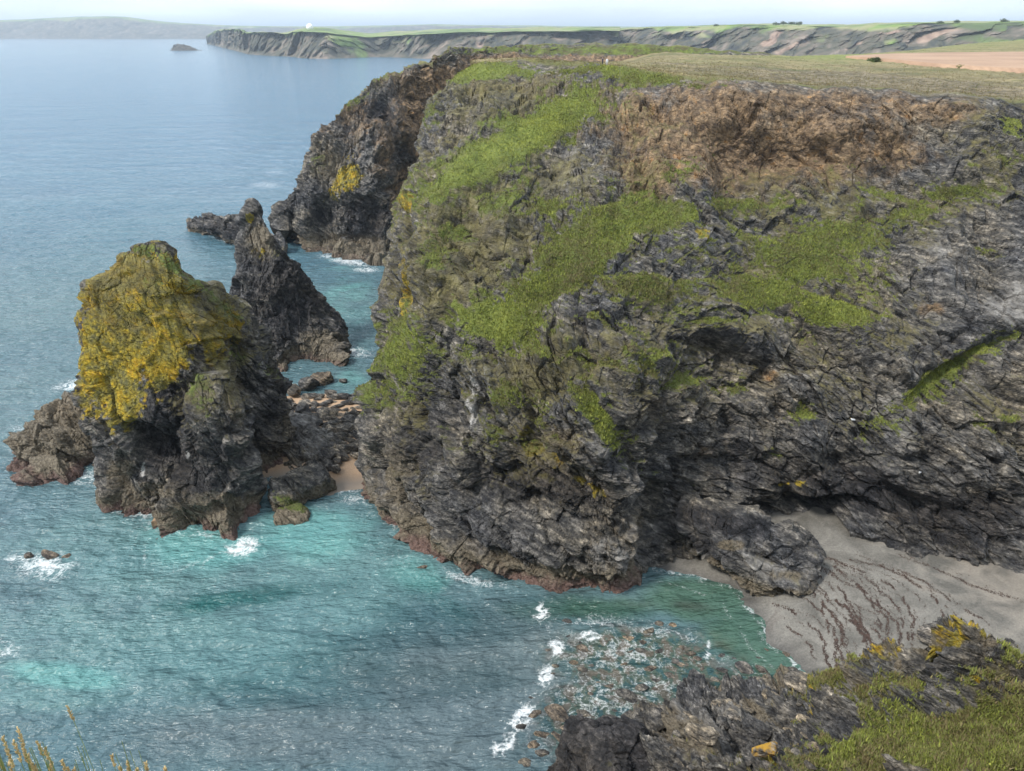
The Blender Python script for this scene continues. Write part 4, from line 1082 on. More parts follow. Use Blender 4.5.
MAIN_MASK = dict(
    lichen=[(140, 305, 58, 50, 0, 1.15), (112, 350, 32, 62, 5, 1.15), (165, 345, 26, 42, 10, 1.05), (120, 405, 22, 28, 0, .9), (230, 320, 12, 26, -20, .8), (210, 335, 17, 34, -8, .82), (153, 290, 14, 9, 0, 1.0), (235, 325, 8, 14, 0, .5), (115, 410, 10, 22, 0, .75)],
    moss=[(200, 300, 60, 50, 30, .75), (230, 360, 40, 40, 0, .6), (140, 290, 60, 50, 0, .7), (200, 400, 30, 30, 0, .5)],
    grass=[(175, 268, 26, 8, 30, .75), (215, 300, 34, 6, 40, .95), (170, 282, 22, 8, 0, .6), (195, 380, 16, 14, 20, .62), (235, 350, 16, 10, 40, .6), (210, 415, 10, 8, 0, .5), (150, 252, 20, 8, 0, .6), (270, 370, 16, 5, 40, .55), (205, 395, 20, 20, 0, .4)],
    black=[(165, 425, 24, 56, 15, 1.0), (190, 470, 30, 40, 0, .8), (225, 450, 24, 40, 0, .6), (275, 400, 20, 30, 30, .7), (160, 385, 12, 14, 0, .8)],
    pale=[(180, 345, 5, 22, 5, .8), (205, 360, 30, 24, 0, .45), (250, 330, 10, 40, -20, .5)],
    tan=[(235, 400, 24, 40, -20, .55), (190, 390, 16, 24, 0, .6), (150, 490, 60, 14, 8, .6), (215, 508, 44, 16, 5, .9), (235, 340, 24, 26, 0, .6), (120, 470, 20, 22, 0, .6)],
    white=[(143, 470, 3, 14, 10, .7), (180, 350, 3, 18, 0, .6), (188, 455, 3, 8, 0, .6)], pink=1.0)
rock_loft('sea_stack',
          [lv(-3, 112, 262, 95.5, 9.4), lv(0, 114, 258, 95.5, 9), lv(4, 116, 253, 95.8, 8.6), lv(10, 111, 245, 96, 8.2), lv(17, 103, 235, 96.3, 7.7), lv(23, 94, 222, 96.5, 6.9), lv(27, 92, 208, 96.5, 5.8), lv(30.5, 99, 192, 96.5, 4.5), lv(33, 116, 178, 96.5, 2.8), lv(34.8, 134, 170, 96.5, 1.5), lv(35.8, 148, 160, 96.5, 0.4)],
          'tall sea stack coated in mustard lichen, the largest rock standing in the water', 'sea stack', nth=620, nz=520, amp=0.9, big=0.8, masks=MAIN_MASK, fr=FRS, tide=(3.6, 1.0), smooth=[(135, 330, 50, 75, 0, 1.0)],
          extra=[[lv(-3, 165, 300, 104, 7.6), lv(0, 170, 295, 104, 7.2), lv(5, 180, 289, 104, 6.8), lv(10, 186, 284, 104, 6.2), lv(14, 188, 277, 104, 5.6), lv(18, 188, 264, 104, 4.8), lv(22, 188, 252, 103, 3.8), lv(26, 190, 230, 102, 2.2), lv(28.5, 195, 213, 101, .6)],
                 [lv(-2, 165, 258, 86.5, 4), lv(0, 167, 256, 86.5, 3.8), lv(3, 172, 253, 87, 3.5), lv(9, 182, 246, 88, 3), lv(16, 190, 240, 88, 2.2), lv(20, 200, 225, 90, 0.8)],
                 [lv(-2, 108, 160, 91.5, 4.4), lv(0, 110, 157, 91.5, 4.2), lv(4, 113, 150, 92, 3.6), lv(9, 116, 142, 92.5, 2.4), lv(12, 119, 130, 93, .6)]])
rock_loft('sea_stack',
          [lv(-3, 224, 348, 149, 8.5), lv(0, 228, 342, 149, 8), lv(4, 230, 337, 149, 7.2), lv(9, 233, 325, 149, 6.2), lv(14, 236, 310, 149.5, 5.2), lv(19, 239, 292, 150, 4), lv(23.5, 241, 277, 150, 2.8), lv(26.8, 243, 267, 150, 1.8), lv(29, 245, 259, 150, 1.0), lv(30.6, 247, 253, 150, .3)],
          'dark pointed sea stack shaped like a shark fin behind the lichen covered stack', 'sea stack', nth=420, nz=340, amp=0.75, big=0.15, tide=(3.0, 0.8), seed=2, fr=frame_of((0.75, -0.5, 0.3)),
          masks=dict(black=[(290, 290, 60, 60, 0, .75)], tan=[(262, 240, 18, 26, 0, .7), (320, 340, 30, 14, 0, .7), (262, 262, 24, 20, 0, .4)], lichen=[(250, 218, 5, 5, 0, .8), (262, 250, 10, 12, 0, .4)], grass=[(270, 250, 12, 6, 30, .4)], pink=0.6),
          extra=[[lv(-2, 300, 352, 143, 4), lv(0, 303, 348, 143, 3.5), lv(2, 308, 342, 143.5, 2.6), lv(4, 315, 332, 144, 1)], [lv(-2, 222, 300, 141, 5), lv(0, 226, 296, 141, 4.5), lv(3, 232, 285, 142, 3.5), lv(6, 240, 270, 143, 1)]])
rock_loft('low_rock',
          [lv(-2.5, 18, 118, 107, 9.6), lv(0, 22, 116, 107, 9.2), lv(2.5, 26, 114, 107.5, 8.4), lv(4.5, 34, 112, 108.5, 7.5), lv(6, 44, 110, 110, 5.5), lv(7, 62, 105, 111.5, 3), lv(7.4, 75, 95, 112, 1)],
          'low brown barnacled rock in the water left of the tall lichen covered stack', 'rock', nth=360, nz=240, amp=0.8, big=0.8, seed=4, fr=frame_of((0.7, 0.55, 0.4)), tide=(9.0, 1.6),
          masks=dict(earth=[(55, 410, 30, 16, 0, .75), (45, 392, 12, 6, 0, .9)], black=[(100, 400, 22, 14, 0, .7)], pink=1.0), extra=[[lv(-2, 16, 80, 97, 3), lv(0, 18, 76, 97, 2.8), lv(1.8, 24, 66, 97.5, 2), lv(2.8, 34, 50, 98, .8)]])
rock_loft('low_rock',
          [(-2, (186, 226), (290, 250), 6), (0, (190, 226), (286, 249), 5.4), (2.5, (194, 221), (278, 244), 4.4), (4.5, (198, 217), (262, 236), 3.2), (6, (204, 214), (240, 227), 1.8), (6.6, (212, 215), (228, 222), .6)],
          'long low dark reef pointing seaward behind the pointed stack', 'rock', nth=240, nz=120, amp=0.9, big=0.7, seed=6, fr=frame_of((0.7, 0.55, 0.4)), tide=(2.0, 0.6), masks=dict(black=[(230, 232, 50, 14, 15, .7)], pink=0.3))
# rock platform joining stack and beach
rock_loft('rock_ledge',
          [(-1.5, (245, 404), (330, 476), 5.2), (0, (248, 406), (328, 475), 4.8), (0.7, (254, 404), (324, 470), 4.3), (1.2, (258, 402), (316, 460), 3.6), (1.6, (262, 400), (312, 454), 2.8), (1.8, (266, 402), (296, 436), 1.2)],
          'flat slabby rock platform between the lichen covered stack and the small sandy patch', 'rock ledge', nth=340, nz=190, amp=0.8, big=0.35, seed=8, fr=frame_of((0.7, 0.55, 0.4)), tide=(1.0, 0.1), masks=dict(pale=[(310, 430, 40, 40, 0, .7)], tan=[(300, 460, 40, 30, 0, .5)], pink=0.0))
rock_loft('low_rock',
          [(-1.5, (268, 512), (334, 476), 3.6), (0, (272, 510), (331, 476), 3.3), (1.5, (275, 500), (328, 472), 2.9), (3, (278, 488), (324, 468), 2.2), (3.8, (286, 478), (316, 466), 1)],
          'squat rock by the water with a patch of green weed, beside the small sandy patch', 'rock', nth=240, nz=130, amp=0.6, big=0.5, seed=9, fr=frame_of((0.7, 0.55, 0.4)), tide=(2.6, 0.2), masks=dict(grass=[(289, 503, 14, 6, 20, 1.1)], pink=0.0),
          extra=[[(-1, (270, 521), (312, 515), 2.2), (0, (272, 519), (310, 515), 2.0), (.8, (276, 512), (306, 508), 1.6), (1.4, (284, 506), (298, 504), .6)]])
rock_loft('rock_outcrop',
          [(-2, (672, 525), (822, 580), 5.4), (1, (674, 524), (818, 578), 5.2), (3, (677, 518), (814, 571), 4.6), (4.6, (680, 511), (806, 562), 3.8), (6, (684, 506), (785, 546), 2.8), (7, (690, 502), (755, 528), 1.8), (7.5, (700, 502), (735, 516), .8)],
          'wedge of layered dark rock at the cliff foot between the beach and the green pool', 'rock', nth=420, nz=230, amp=1.0, big=0.8, seed=11, tide=(3.0, 0.1), masks=dict(pale=[(770, 570, 36, 12, 20, .7), (700, 560, 40, 20, 20, .4)], black=[(720, 520, 60, 14, 15, .9), (700, 545, 26, 14, 0, .6)], tan=[(730, 545, 14, 6, 0, .9), (790, 575, 30, 8, 0, .6)], pink=0.0))
rock_loft('shore_rock',
          [(-2, (545, 775), (660, 800), 4.5), (0, (549, 768), (655, 795), 4.2), (2, (554, 756), (645, 785), 3.5), (3.6, (562, 745), (625, 768), 2.2), (4.4, (575, 741), (605, 752), .8)],
          'jet black wet rock at the bottom edge of the picture below the foamy reef', 'rock', nth=300, nz=180, amp=1.35, big=0.8, seed=17, tide=(0.2, 0.0), masks=dict(black=[(600, 770, 120, 60, 0, 1.3)], pink=0.0))
rock_loft('low_rock',
          [lv(-2, 171, 202, 3150, 40), lv(1, 172, 199, 3150, 34), lv(8, 173, 192, 3150, 26), lv(16, 174, 187, 3150, 15), lv(20, 176, 182, 3150, 6)],
          'small bluish islet far out on the sea near the hazy coast', 'islet', nth=120, nz=60, amp=1.6, big=1.5, seed=14, tide=(1.0, 0.0), masks=dict(pink=0.0))

# ------------------------------------------------------------------ boulders
def boulder_mesh(seed, flat=0.6, sub=4):
    r = random.Random(seed)
    bm = bmesh.new()
    bmesh.ops.create_icosphere(bm, subdivisions=sub, radius=1.0)
    V = np.array([v.co[:] for v in bm.verts])
    D = V / np.linalg.norm(V, axis=1)[:, None]
    rr = np.ones(len(V)) * 1.0
    for _ in range(11):                              # chop with random planes for an angular block
        n = np.array([r.gauss(0, 1), r.gauss(0, 1), r.gauss(0, 1)]); n /= np.linalg.norm(n)
        h = r.uniform(0.55, 0.85)
        dn = D @ n
        rr = np.where(dn * rr > h, h / np.maximum(dn, 1e-3), rr)
    P = D * rr[:, None]
    P = P + D * (0.10 * fbm(P * 1.6 + seed * 7, 4) + 0.05 * facet(P * np.array([3, 3, 7.]) + seed)[0])[:, None]
    P = P * np.array([1.0, r.uniform(.62, .85), flat])
    for v, c in zip(bm.verts, P): v.co = c
    me = bpy.data.meshes.new('boulder')
    bm.to_mesh(me); bm.free()
    return me
protos = {}
def boulder_proto(k, matname):
    key = (k, matname)
    if key not in protos:
        me = boulder_mesh(k * 11 + 5, [0.62, 0.45, 0.7, 0.35, 0.55, 0.5][k % 6])
        me.materials.append({'dark': MAT_BOULDER, 'brown': MAT_BROWN, 'grey': MAT_GREY, 'lichen': MAT_LICHEN}[matname])
        protos[key] = me
    return protos[key]
def lichen_mat():
    m = rock_mat('lichened_boulder', masks=False, tint=(1.5, 1.4, 1.25), scale=1.4, bumpd=0.05)
    t = m.node_tree
    b = [n for n in t.nodes if n.type == 'BSDF_PRINCIPLED'][0]
    src = b.inputs['Base Color'].links[0].from_socket
    n = noise(t, position(t), 0.7, 5, 0.6)
    f = ramp(t, n, [(0.46, (0, 0, 0)), (0.54, (1, 1, 1))])
    L(t, mixc(t, f, src, (0.40, 0.23, 0.03)), b.inputs['Base Color'])
    return m
MAT_LICHEN = lichen_mat()
def boulder(px, py, wpx, z=0.0, k=0, mat='dark', label='', cat='boulder', group=None, rz=None, sink=0.25, name='boulder', h=1.0):
    x, y, zz = pZ(px, py, z)
    depth = y * CP + (CZ - z) * SP
    s = wpx / F * depth / 2
    me = boulder_proto(k, mat)
    o = bpy.data.objects.new(name, me)
    COL.objects.link(o)
    o.location = (x, y, z + s * 0.30 * h * (1 - sink))
    o.rotation_euler = (random.uniform(-.25, .25), random.uniform(-.25, .25), rz if rz is not None else random.uniform(-0.6, 0.6))
    o.scale = (s, s, s * h)
    return tag(o, label, cat, group)

named = [
    (309, 386, 26, 0.6, 0, 'dark', 'rounded dark boulder just behind the rock platform, right of the lichen covered stack'),
    (322, 381, 26, 0.3, 2, 'brown', 'brownish boulder leaning beside the water at the far end of the rock platform'),
    (292, 392, 24, 1.2, 4, 'dark', 'dark boulder tucked against the right foot of the lichen covered stack'),
    (343, 382, 12, 0.0, 1, 'dark', 'small isolated dark boulder in the channel right of the rock platform'),
    (331, 315, 20, 0.0, 0, 'dark', 'flat dark rock sticking out right of the pointed stack, upper one'),
    (333, 338, 22, 0.0, 1, 'dark', 'low dark rock sticking out right of the pointed stack at its foot'),
    (320, 358, 12, 0.0, 2, 'dark', 'small dark rock in white foam in front of the pointed stack'),
    (221, 306, 26, 0.0, 4, 'brown', 'brown rock showing between the lichen covered stack and the pointed stack'),
    (365, 405, 11, 1.0, 0, 'dark', 'small black boulder against the foot of the headland above the sandy patch'),
    (345, 432, 26, 1.0, 1, 'grey', 'broad grey slab above the small sandy patch'),
    (342, 452, 24, 0.8, 3, 'grey', 'grey slab lying on the orange sand of the small patch'),
    (40, 476, 11, 0.0, 2, 'brown', 'little brown rock in front of the low brown barnacled rock'),
    (98, 466, 13, 0.0, 4, 'brown', 'small brown rock between the low brown rock and the lichen covered stack'),
    (29, 557, 12, 0.0, 0, 'brown', 'left one of the small brown rocks awash in foam below the stack'),
    (50, 557, 22, 0.0, 1, 'brown', 'wide flat brown rock awash in foam below the stack'),
    (67, 558, 11, 0.0, 2, 'brown', 'right one of the small brown rocks awash in foam below the stack'),
    (402, 528, 10, 0.0, 4, 'brown', 'reddish brown rock in the foam at the left foot of the headland'),
    (422, 569, 12, -0.1, 1, 'brown', 'pale sunken rock off the foot of the headland'),
    (296, 519, 16, 0.0, 3, 'brown', 'small flat rock at the water in front of the green weed patch'),
    (932, 636, 34, 3.1, 2, 'grey', 'grey boulder half seen on the beach behind the lichen topped spur'),
    (765, 752, 30, 10.2, 1, 'lichen', 'block with bright orange lichen on the slabs of the spur'),
    (762, 690, 34, 0.5, 3, 'grey', 'flat oval pale stone lying in shallow water above the spur'),
    (803, 687, 40, 2.0, 3, 'grey', 'long flat pale stone on the shore against the spur'),
    (1022, 722, 18, 23.4, 2, 'grey', 'round pale stone sitting on the grass at the right edge'),
    (740, 718, 40, 6.0, 5, 'grey', 'pale split slab on top of the rocks at the low end of the spur'),
    (672, 712, 30, 0.0, 2, 'grey', 'rounded pale boulder at the water side of the spur'),
]
for (px, py, wd, z, k, mt, lb) in named:
    boulder(px, py, wd, z, k, mt, lb)
# boulder field between the stacks and the headland
rb = random.Random(21)
spots = []
tries = 0
while len(spots) < 105 and tries < 9000:
    tries += 1
    x, y = rb.uniform(304, 372), rb.uniform(394, 458)
    if (x > 330 and y > 446 and rb.random() < .8): continue
    wd = rb.choice([rb.uniform(8, 14), rb.uniform(12, 26)]) * (0.8 + (y - 398) / 150)
    if any(math.hypot((x - a), (y - b) * 1.6) < (wd + c) * 0.22 for a, b, c in spots): continue
    spots.append((x, y, wd))
for k, (x, y, wd) in enumerate(spots):
    boulder(x, y, wd, 1.0, rb.choice([0, 1, 3, 5]), h=0.75, mat=rb.choice(['dark', 'grey', 'dark'])) if 0 else boulder(x, y, wd, 1.05, rb.choice([1, 3, 5, 1]), rb.choice(['dark', 'grey', 'dark']), 'one of the many loose dark slabs strewn between the rock platform and the headland', 'boulder', 'loose slabs between the rock platform and the headland', name='rock_slab')
spots = []
tries = 0
while len(spots) < 44 and tries < 5000:
    tries += 1
    x = rb.uniform(280, 338); y = rb.uniform(402, 470)
    if y > 410 + (x - 250) * 0.75 or y < 396 + (x - 290) * 0.5: continue
    wd = rb.choice([rb.uniform(10, 18), rb.uniform(15, 30)])
    if any(math.hypot((x - a), (y - b) * 1.5) < (wd + c) * 0.27 for a, b, c in spots): continue
    spots.append((x, y, wd))
for k, (x, y, wd) in enumerate(spots):
    boulder(x, y, wd, 1.0, rb.choice([1, 3, 5, 0, 2]), rb.choice(['grey', 'grey', 'dark']), 'one of the jumbled angular rocks on the low platform beside the lichen covered stack', 'boulder', 'angular rocks piled on the low platform', rz=-0.7 + rb.uniform(-.5, .5), h=1.2)
# foot of the dark promontory
spots = []
tries = 0
while len(spots) < 26 and tries < 4000:
    tries += 1
    x = rb.uniform(296, 392); y = 236 + (x - 296) * 0.22 + rb.uniform(-4, 7)
    wd = rb.uniform(9, 22)
    if any(math.hypot((x - a), (y - b) * 2) < (wd + c) * 0.34 for a, b, c in spots): continue
    spots.append((x, y, wd))
for k, (x, y, wd) in enumerate(spots):
    boulder(x, y, wd, 0.3, rb.randrange(6), rb.choice(['dark', 'brown', 'dark', 'grey']), 'one of the wave washed boulders along the foot of the dark promontory', 'boulder', 'boulders at the foot of the far promontory')
# broken blocks at the low end of the spur
def spur_at(px, py):
    k = int(np.argmin((SPX - px) ** 2 + (SPY - py) ** 2)); return SPUR.reshape(-1, 3)[k]
spots = []
tries = 0
while len(spots) < 46 and tries < 5000:
    tries += 1
    x, y = rb.uniform(652, 835), rb.uniform(700, 771)
    if y < 716 - (x - 652) * 0.12 or y > 790 - (x - 780) * 0.7: continue
    wd = rb.choice([rb.uniform(9, 18), rb.uniform(16, 44)])
    if any(math.hypot((x - a), (y - b) * 1.3) < (wd + c) * 0.40 for a, b, c in spots): continue
    spots.append((x, y, wd))
for k, (x, y, wd) in enumerate(spots):
    p = spur_at(x, y)
    o = boulder(x, y, wd, float(p[2]) - 0.1, rb.choice([1, 3, 5, 0]), rb.choice(['grey', 'dark', 'grey']), 'one of the broken angular blocks heaped at the low seaward end of the grassy spur', 'boulder', 'broken blocks at the low end of the spur', rz=-0.5 + rb.uniform(-.4, .4), h=1.5)
# awash stones of the reef
spots = []
tries = 0
while len(spots) < 110 and tries < 9000:
    tries += 1
    x, y = rb.uniform(520, 815), rb.uniform(622, 768)
    if y < 650 and x > 700: continue
    if y > 690 + (x < 640) * 80 and x > 640: continue
    if x < 545 and y < 700: continue
    wd = rb.uniform(5, 15) + max(0, (y - 690)) * 0.14
    if rb.random() < 0.12: wd *= 1.7
    if any(math.hypot((x - a), (y - b) * 1.4) < (wd + c) * 0.42 for a, b, c in spots): continue
    spots.append((x, y, wd))
for k, (x, y, wd) in enumerate(spots):
    shal = (y > 668 and x > 640)
    boulder(x, y, wd, 0.0 if shal else -0.12, rb.choice([1, 3, 3, 5]), rb.choice(['brown', 'grey', 'dark', 'grey']) if shal else rb.choice(['dark', 'dark', 'brown']),
            'one of the small stones of the shallow reef, awash among white foam off the spur', 'stone', 'stones awash on the shallow reef', name='reef_stone', h=0.7)

# ------------------------------------------------------------------ seaweed on the beach
def build_seaweed():
    r = np.random.default_rng(12)
    lines = [
        ([(748, 560), (790, 574), (820, 592), (838, 622), (842, 660)], .5), ([(770, 552), (815, 572), (845, 596), (862, 630), (872, 668)], .9), ([(790, 548), (840, 570), (870, 600), (885, 640), (892, 668)], 1.0),
        ([(800, 585), (826, 606), (842, 632), (850, 668)], .8), ([(820, 556), (870, 575), (905, 600), (915, 640)], .8), ([(850, 560), (895, 572), (930, 595), (950, 625)], .6), ([(760, 600), (800, 616), (822, 640), (828, 668)], .5),
        ([(795, 556), (850, 582), (882, 612), (896, 660)], .7), ([(810, 552), (868, 580), (898, 610), (908, 640)], .6), ([(765, 575), (808, 600), (832, 634), (838, 668)], .6), ([(850, 620), (866, 640), (874, 668)], 1.0), ([(740, 606), (790, 628), (812, 652), (818, 680)], .4), ([(900, 556), (950, 575), (985, 590), (1020, 600)], .4),
        ([(880, 565), (925, 582), (955, 604), (990, 622)], .4), ([(800, 560), (860, 590), (895, 622), (905, 665)], .8), ([(835, 600), (862, 628), (878, 660)], .8), ([(845, 605), (872, 640), (882, 668)], .8), ([(780, 570), (812, 592), (830, 625), (846, 668)], .8)]
    pts = []
    lines = lines + [([(x + r.normal() * 6 + 9, y + r.normal() * 3) for x, y in pl], w_ * .22) for pl, w_ in lines]
    for pl, wgt in lines:
        A = np.array(pl, float)
        n = int(1500 * wgt)
        t = r.random(n) * (len(A) - 1)
        S = cr1(A, np.sort(t))
        wob = 2.2 * np.sin(S[:, 1] * 0.20 + pl[0][0]) + 1.6 * np.sin(S[:, 1] * .53 + pl[0][0] * 2)
        gap = np.sin(S[:, 1] * 0.35 + pl[0][0] * 1.3) + np.sin(S[:, 1] * .11 + pl[0][0]) > -0.85
        S = S[gap]; wob = wob[gap]
        spread = 0.45 + 1.0 * np.clip((S[:, 1] - 590) / 70, 0, 1) * wgt
        S[:, 0] += wob * .7 + r.normal(size=len(S)) * spread
        S[:, 1] += r.normal(size=len(S)) * 0.8
        pts.append(S)
    S = np.concatenate(pts)
    n = len(S)
    W = np.array([pZ(a, b, 2.6) for a, b in S])
    zb = beach_z(W[:, 0], W[:, 1])
    ok = zb > 0.1
    W = W[ok]; zb = zb[ok]; n = len(W)
    # walk to the true surface height along the survey ray
    for _ in range(3):
        f = (CZ - zb) / (CZ - W[:, 2])
        W = np.stack([W[:, 0] * f, W[:, 1] * f, zb], -1)
        zb = beach_z(W[:, 0], W[:, 1])
    W[:, 2] = zb + 0.01
    k = 5
    ang = r.random(n) * 6.28
    sz = r.uniform(0.02, 0.085, n)
    V = np.zeros((n, k, 3))
    for j in range(k):
        a = ang + j * 2 * math.pi / k
        rr = sz * r.uniform(0.4, 1.3, n)
        V[:, j, 0] = W[:, 0] + np.cos(a) * rr * 0.8
        V[:, j, 1] = W[:, 1] + np.sin(a) * rr * 1.4
        V[:, j, 2] = W[:, 2] + r.uniform(0, 0.03, n)
    idx = np.arange(n)[:, None] * k
    tris = np.concatenate([idx + np.array([[0, 1, 2]]), idx + np.array([[0, 2, 3]]), idx + np.array([[0, 3, 4]])])
    me = raw_mesh('seaweed', V, None, tris)
    m = plain('red_brown_seaweed', (0.050, 0.030, 0.022), 0.6, 0.5, 3.0)
    tag(put('seaweed', me, m), 'red brown strandlines of seaweed curving over the grey beach', 'seaweed', kind='stuff')
build_seaweed()

# ------------------------------------------------------------------ grass tufts
def tuft_mesh(name, P, Nn, size, nb, tone, seed=0):
    r = np.random.default_rng(seed)
    n = len(P)
    V = np.zeros((n, nb, 3, 3)); T = np.zeros((n, nb, 3, 4))
    for b in range(nb):
        a = r.random(n) * 6.28
        lean = r.uniform(0.2, 0.9, n)
        h = size * r.uniform(0.6, 1.3, n)
        wd = h * 0.16
        ox, oy = r.normal(size=n) * size * 0.35, r.normal(size=n) * size * 0.35
        base = P + np.stack([ox, oy, -0.04 + 0 * ox], -1)
        side = np.stack([-np.sin(a), np.cos(a), 0 * a], -1) * wd[:, None]
        tipv = np.stack([np.cos(a) * lean * h, np.sin(a) * lean * h, h * np.sqrt(np.maximum(.1, 1 - lean**2 * .8))], -1) * 0.9 + Nn * (h * 0.25)[:, None]
        V[:, b, 0] = base - side; V[:, b, 1] = base + side; V[:, b, 2] = base + tipv
        tt = (tone + r.normal(size=n) * 0.24)
        T[:, b, :, 0] = tt[:, None]
        T[:, b, :, 3] = 1
    me = raw_mesh(name, V, None, np.arange(n * nb * 3).reshape(-1, 3), attrs={'tone': T})
    return me
def grass_mat():
    m, t, b = newmat('grass_blades')
    v, _, _, _ = attr(t, 'tone')
    c = ramp(t, v, [(0.0, (0.17, 0.135, 0.07)), (0.25, (0.16, 0.15, 0.055)), (0.5, (0.13, 0.15, 0.04)), (0.75, (0.20, 0.235, 0.045)), (1.0, (0.30, 0.32, 0.065))])
    L(t, c, b.inputs['Base Color']); b.inputs['Roughness'].default_value = 0.8
    b.inputs['Specular IOR Level'].default_value = 0.2
    return m
MAT_GRASS = grass_mat()
def sample(P, Nn, wgt, n, seed):
    r = np.random.default_rng(seed)
    w_ = np.clip(wgt, 0, 1).ravel() ** 2
    cs = np.cumsum(w_); cs /= cs[-1]
    i = np.searchsorted(cs, r.random(n))
    p = P.reshape(-1, 3)[i]; nn = Nn.reshape(-1, 3)[i]
    return p, nn, i
for (kind, P, Nn, wg, br) in TUFTS:
    n = {'slope': 120000, 'top': 30000, 'spur': 70000}[kind]
    p, nn, i = sample(P, Nn, wg, n, 5)
    dist = np.hypot(p[:, 1], p[:, 0])
    size = {'slope': 0.20, 'top': 0.20, 'spur': 0.21}[kind] * np.random.default_rng(9).uniform(0.5, 1.5, n)
    patch = fbm(p / 3.0 + 5, 3) + 0.9 * np.minimum(0, fbm(p / 0.9 + 15, 2) + 0.1)
    tone = {'slope': 0.46, 'top': 0.02, 'spur': 0.30}[kind] + 0.42 * br.ravel()[i] + 0.42 * patch
    me = tuft_mesh('grass', p, nn, size, 3, tone, 11)
    lab = {'slope': 'patches of short green grass growing on the ledges of the large headland', 'top': 'rough olive turf along the top of the large headland', 'spur': 'bright green tussocky grass on the spur at the lower right'}[kind]
    tag(put({'slope': 'cliff_grass', 'top': 'clifftop_turf', 'spur': 'tussock_grass'}[kind], me, MAT_GRASS), lab, 'grass', kind='stuff')

# ------------------------------------------------------------------ bushes on the clifftop
def leaf_ball(center, rx, ry, rz, n, leaf, seed, clumps=9):
    r = np.random.default_rng(seed)
    cc_ = r.normal(size=(clumps, 3)); cc_ /= np.linalg.norm(cc_, axis=1)[:, None]
    cc_[:, 2] = np.abs(cc_[:, 2]) * 0.9
    cc_ *= r.uniform(0.35, 0.75, (clumps, 1))
    k = r.integers(0, clumps, n)
    d = r.normal(size=(n, 3)); d /= np.linalg.norm(d, axis=1)[:, None]
    p = cc_[k] + d * r.uniform(0.25, 0.45, (n, 1))
    p[:, 2] = np.abs(p[:, 2])
    p = p * np.array([rx, ry, rz]) + np.array(center)
    V = np.zeros((n, 3, 3))
    for j in range(3):
        V[:, j] = p + r.normal(size=(n, 3)) * leaf
    T = np.zeros((n, 3, 4)); T[..., 0] = (0.3 + 0.25 * r.normal(size=n) * .6 + 0.15 * (k % 3 - 1))[:, None]; T[..., 3] = 1
    return V, T
def bush(px, py, Y, wpx, label, hgt=0.55, seed=1, name='bush', tone=0.0):
    x, y, z = pY(px, py, Y)
    depth = Y * CP + (CZ - z) * SP
    s = wpx / F * depth / 2
    z = float(Hp(np.array(x), np.array(y)))
    V, T = leaf_ball((x, y, z - 0.2), s, s * 0.8, s * hgt * 1.6, 2600, s * 0.07, seed)
    T[..., 0] += tone
    me = raw_mesh('bush', V, None, np.arange(V.shape[0] * 3).reshape(-1, 3), attrs={'tone': T})
    tag(put(name, me, MAT_BUSH, loc=(x, y, z)), label, 'bush')
def bush_mat():
    m, t, b = newmat('gorse_leaves')
    v, _, _, _ = attr(t, 'tone')
    c = ramp(t, v, [(0.0, (0.03, 0.04, 0.015)), (0.3, (0.06, 0.085, 0.025)), (0.6, (0.09, 0.13, 0.03)), (1.0, (0.16, 0.2, 0.05))])
    L(t, c, b.inputs['Base Color']); b.inputs['Roughness'].default_value = 0.85
    return m
MAT_BUSH = bush_mat()
bush(874, 63.5, 237, 15, 'dark round bush at the left end of the brown ploughed field', .5, 1)
bush(960, 70, 200, 13, 'green bush on the near edge of the brown ploughed field', .45, 2, tone=.35)
bush(822, 88, 128, 22, 'low dark bush on the brink of the headland, left of the other two', .35, 3)
bush(858, 91, 126, 26, 'wide low dark bush on the brink of the headland, between two others', .35, 4)
bush(940, 94, 122, 24, 'low bush on the brink at the right part of the headland', .3, 5, tone=.2)
bush(1018, 70.5, 190, 10, 'small bush beside the ploughed field at the right edge of the photo', .4, 6, tone=.1)

def tree(px, Y, label, h=9, seed=1, py=27):
    x, y, z = pY(px, py, Y)
    root = bpy.data.objects.new('tree', None); COL.objects.link(root); root.location = (x, y, z - 2)
    tag(root, label, 'tree', 'trees on the far skyline')
    bm = bmesh.new()
    bmesh.ops.create_cone(bm, cap_ends=True, segments=8, radius1=0.5, radius2=0.2, depth=h * 0.7, matrix=Matrix.Translation((0, 0, h * 0.35)))
    me = bpy.data.meshes.new('trunk'); bm.to_mesh(me); bm.free()
    put('trunk', me, MAT_BARK, parent=root)
    V, T = leaf_ball((0, 0, h * 0.35), h * .75, h * .6, h * .5, 900, 0.5, seed)
    me = raw_mesh('crown', V, None, np.arange(V.shape[0] * 3).reshape(-1, 3), attrs={'tone': T})
    put('crown', me, MAT_BUSH, parent=root)
MAT_BARK = plain('bark', (0.09, 0.07, 0.05), 0.9)
for k, (x, Y, py) in enumerate([(776, 1900, 25.6), (783, 1900, 25.4), (791, 1880, 25.6), (799, 1870, 26.2), (957, 1640, 23.8), (940, 1650, 24.8), (716, 2060, 27.8), (1004, 1560, 24.2)]):
    tree(x, Y, 'tiny round-headed tree on the far skyline above the cliffs', 12 + (k * 5 % 4), k + 3, py)

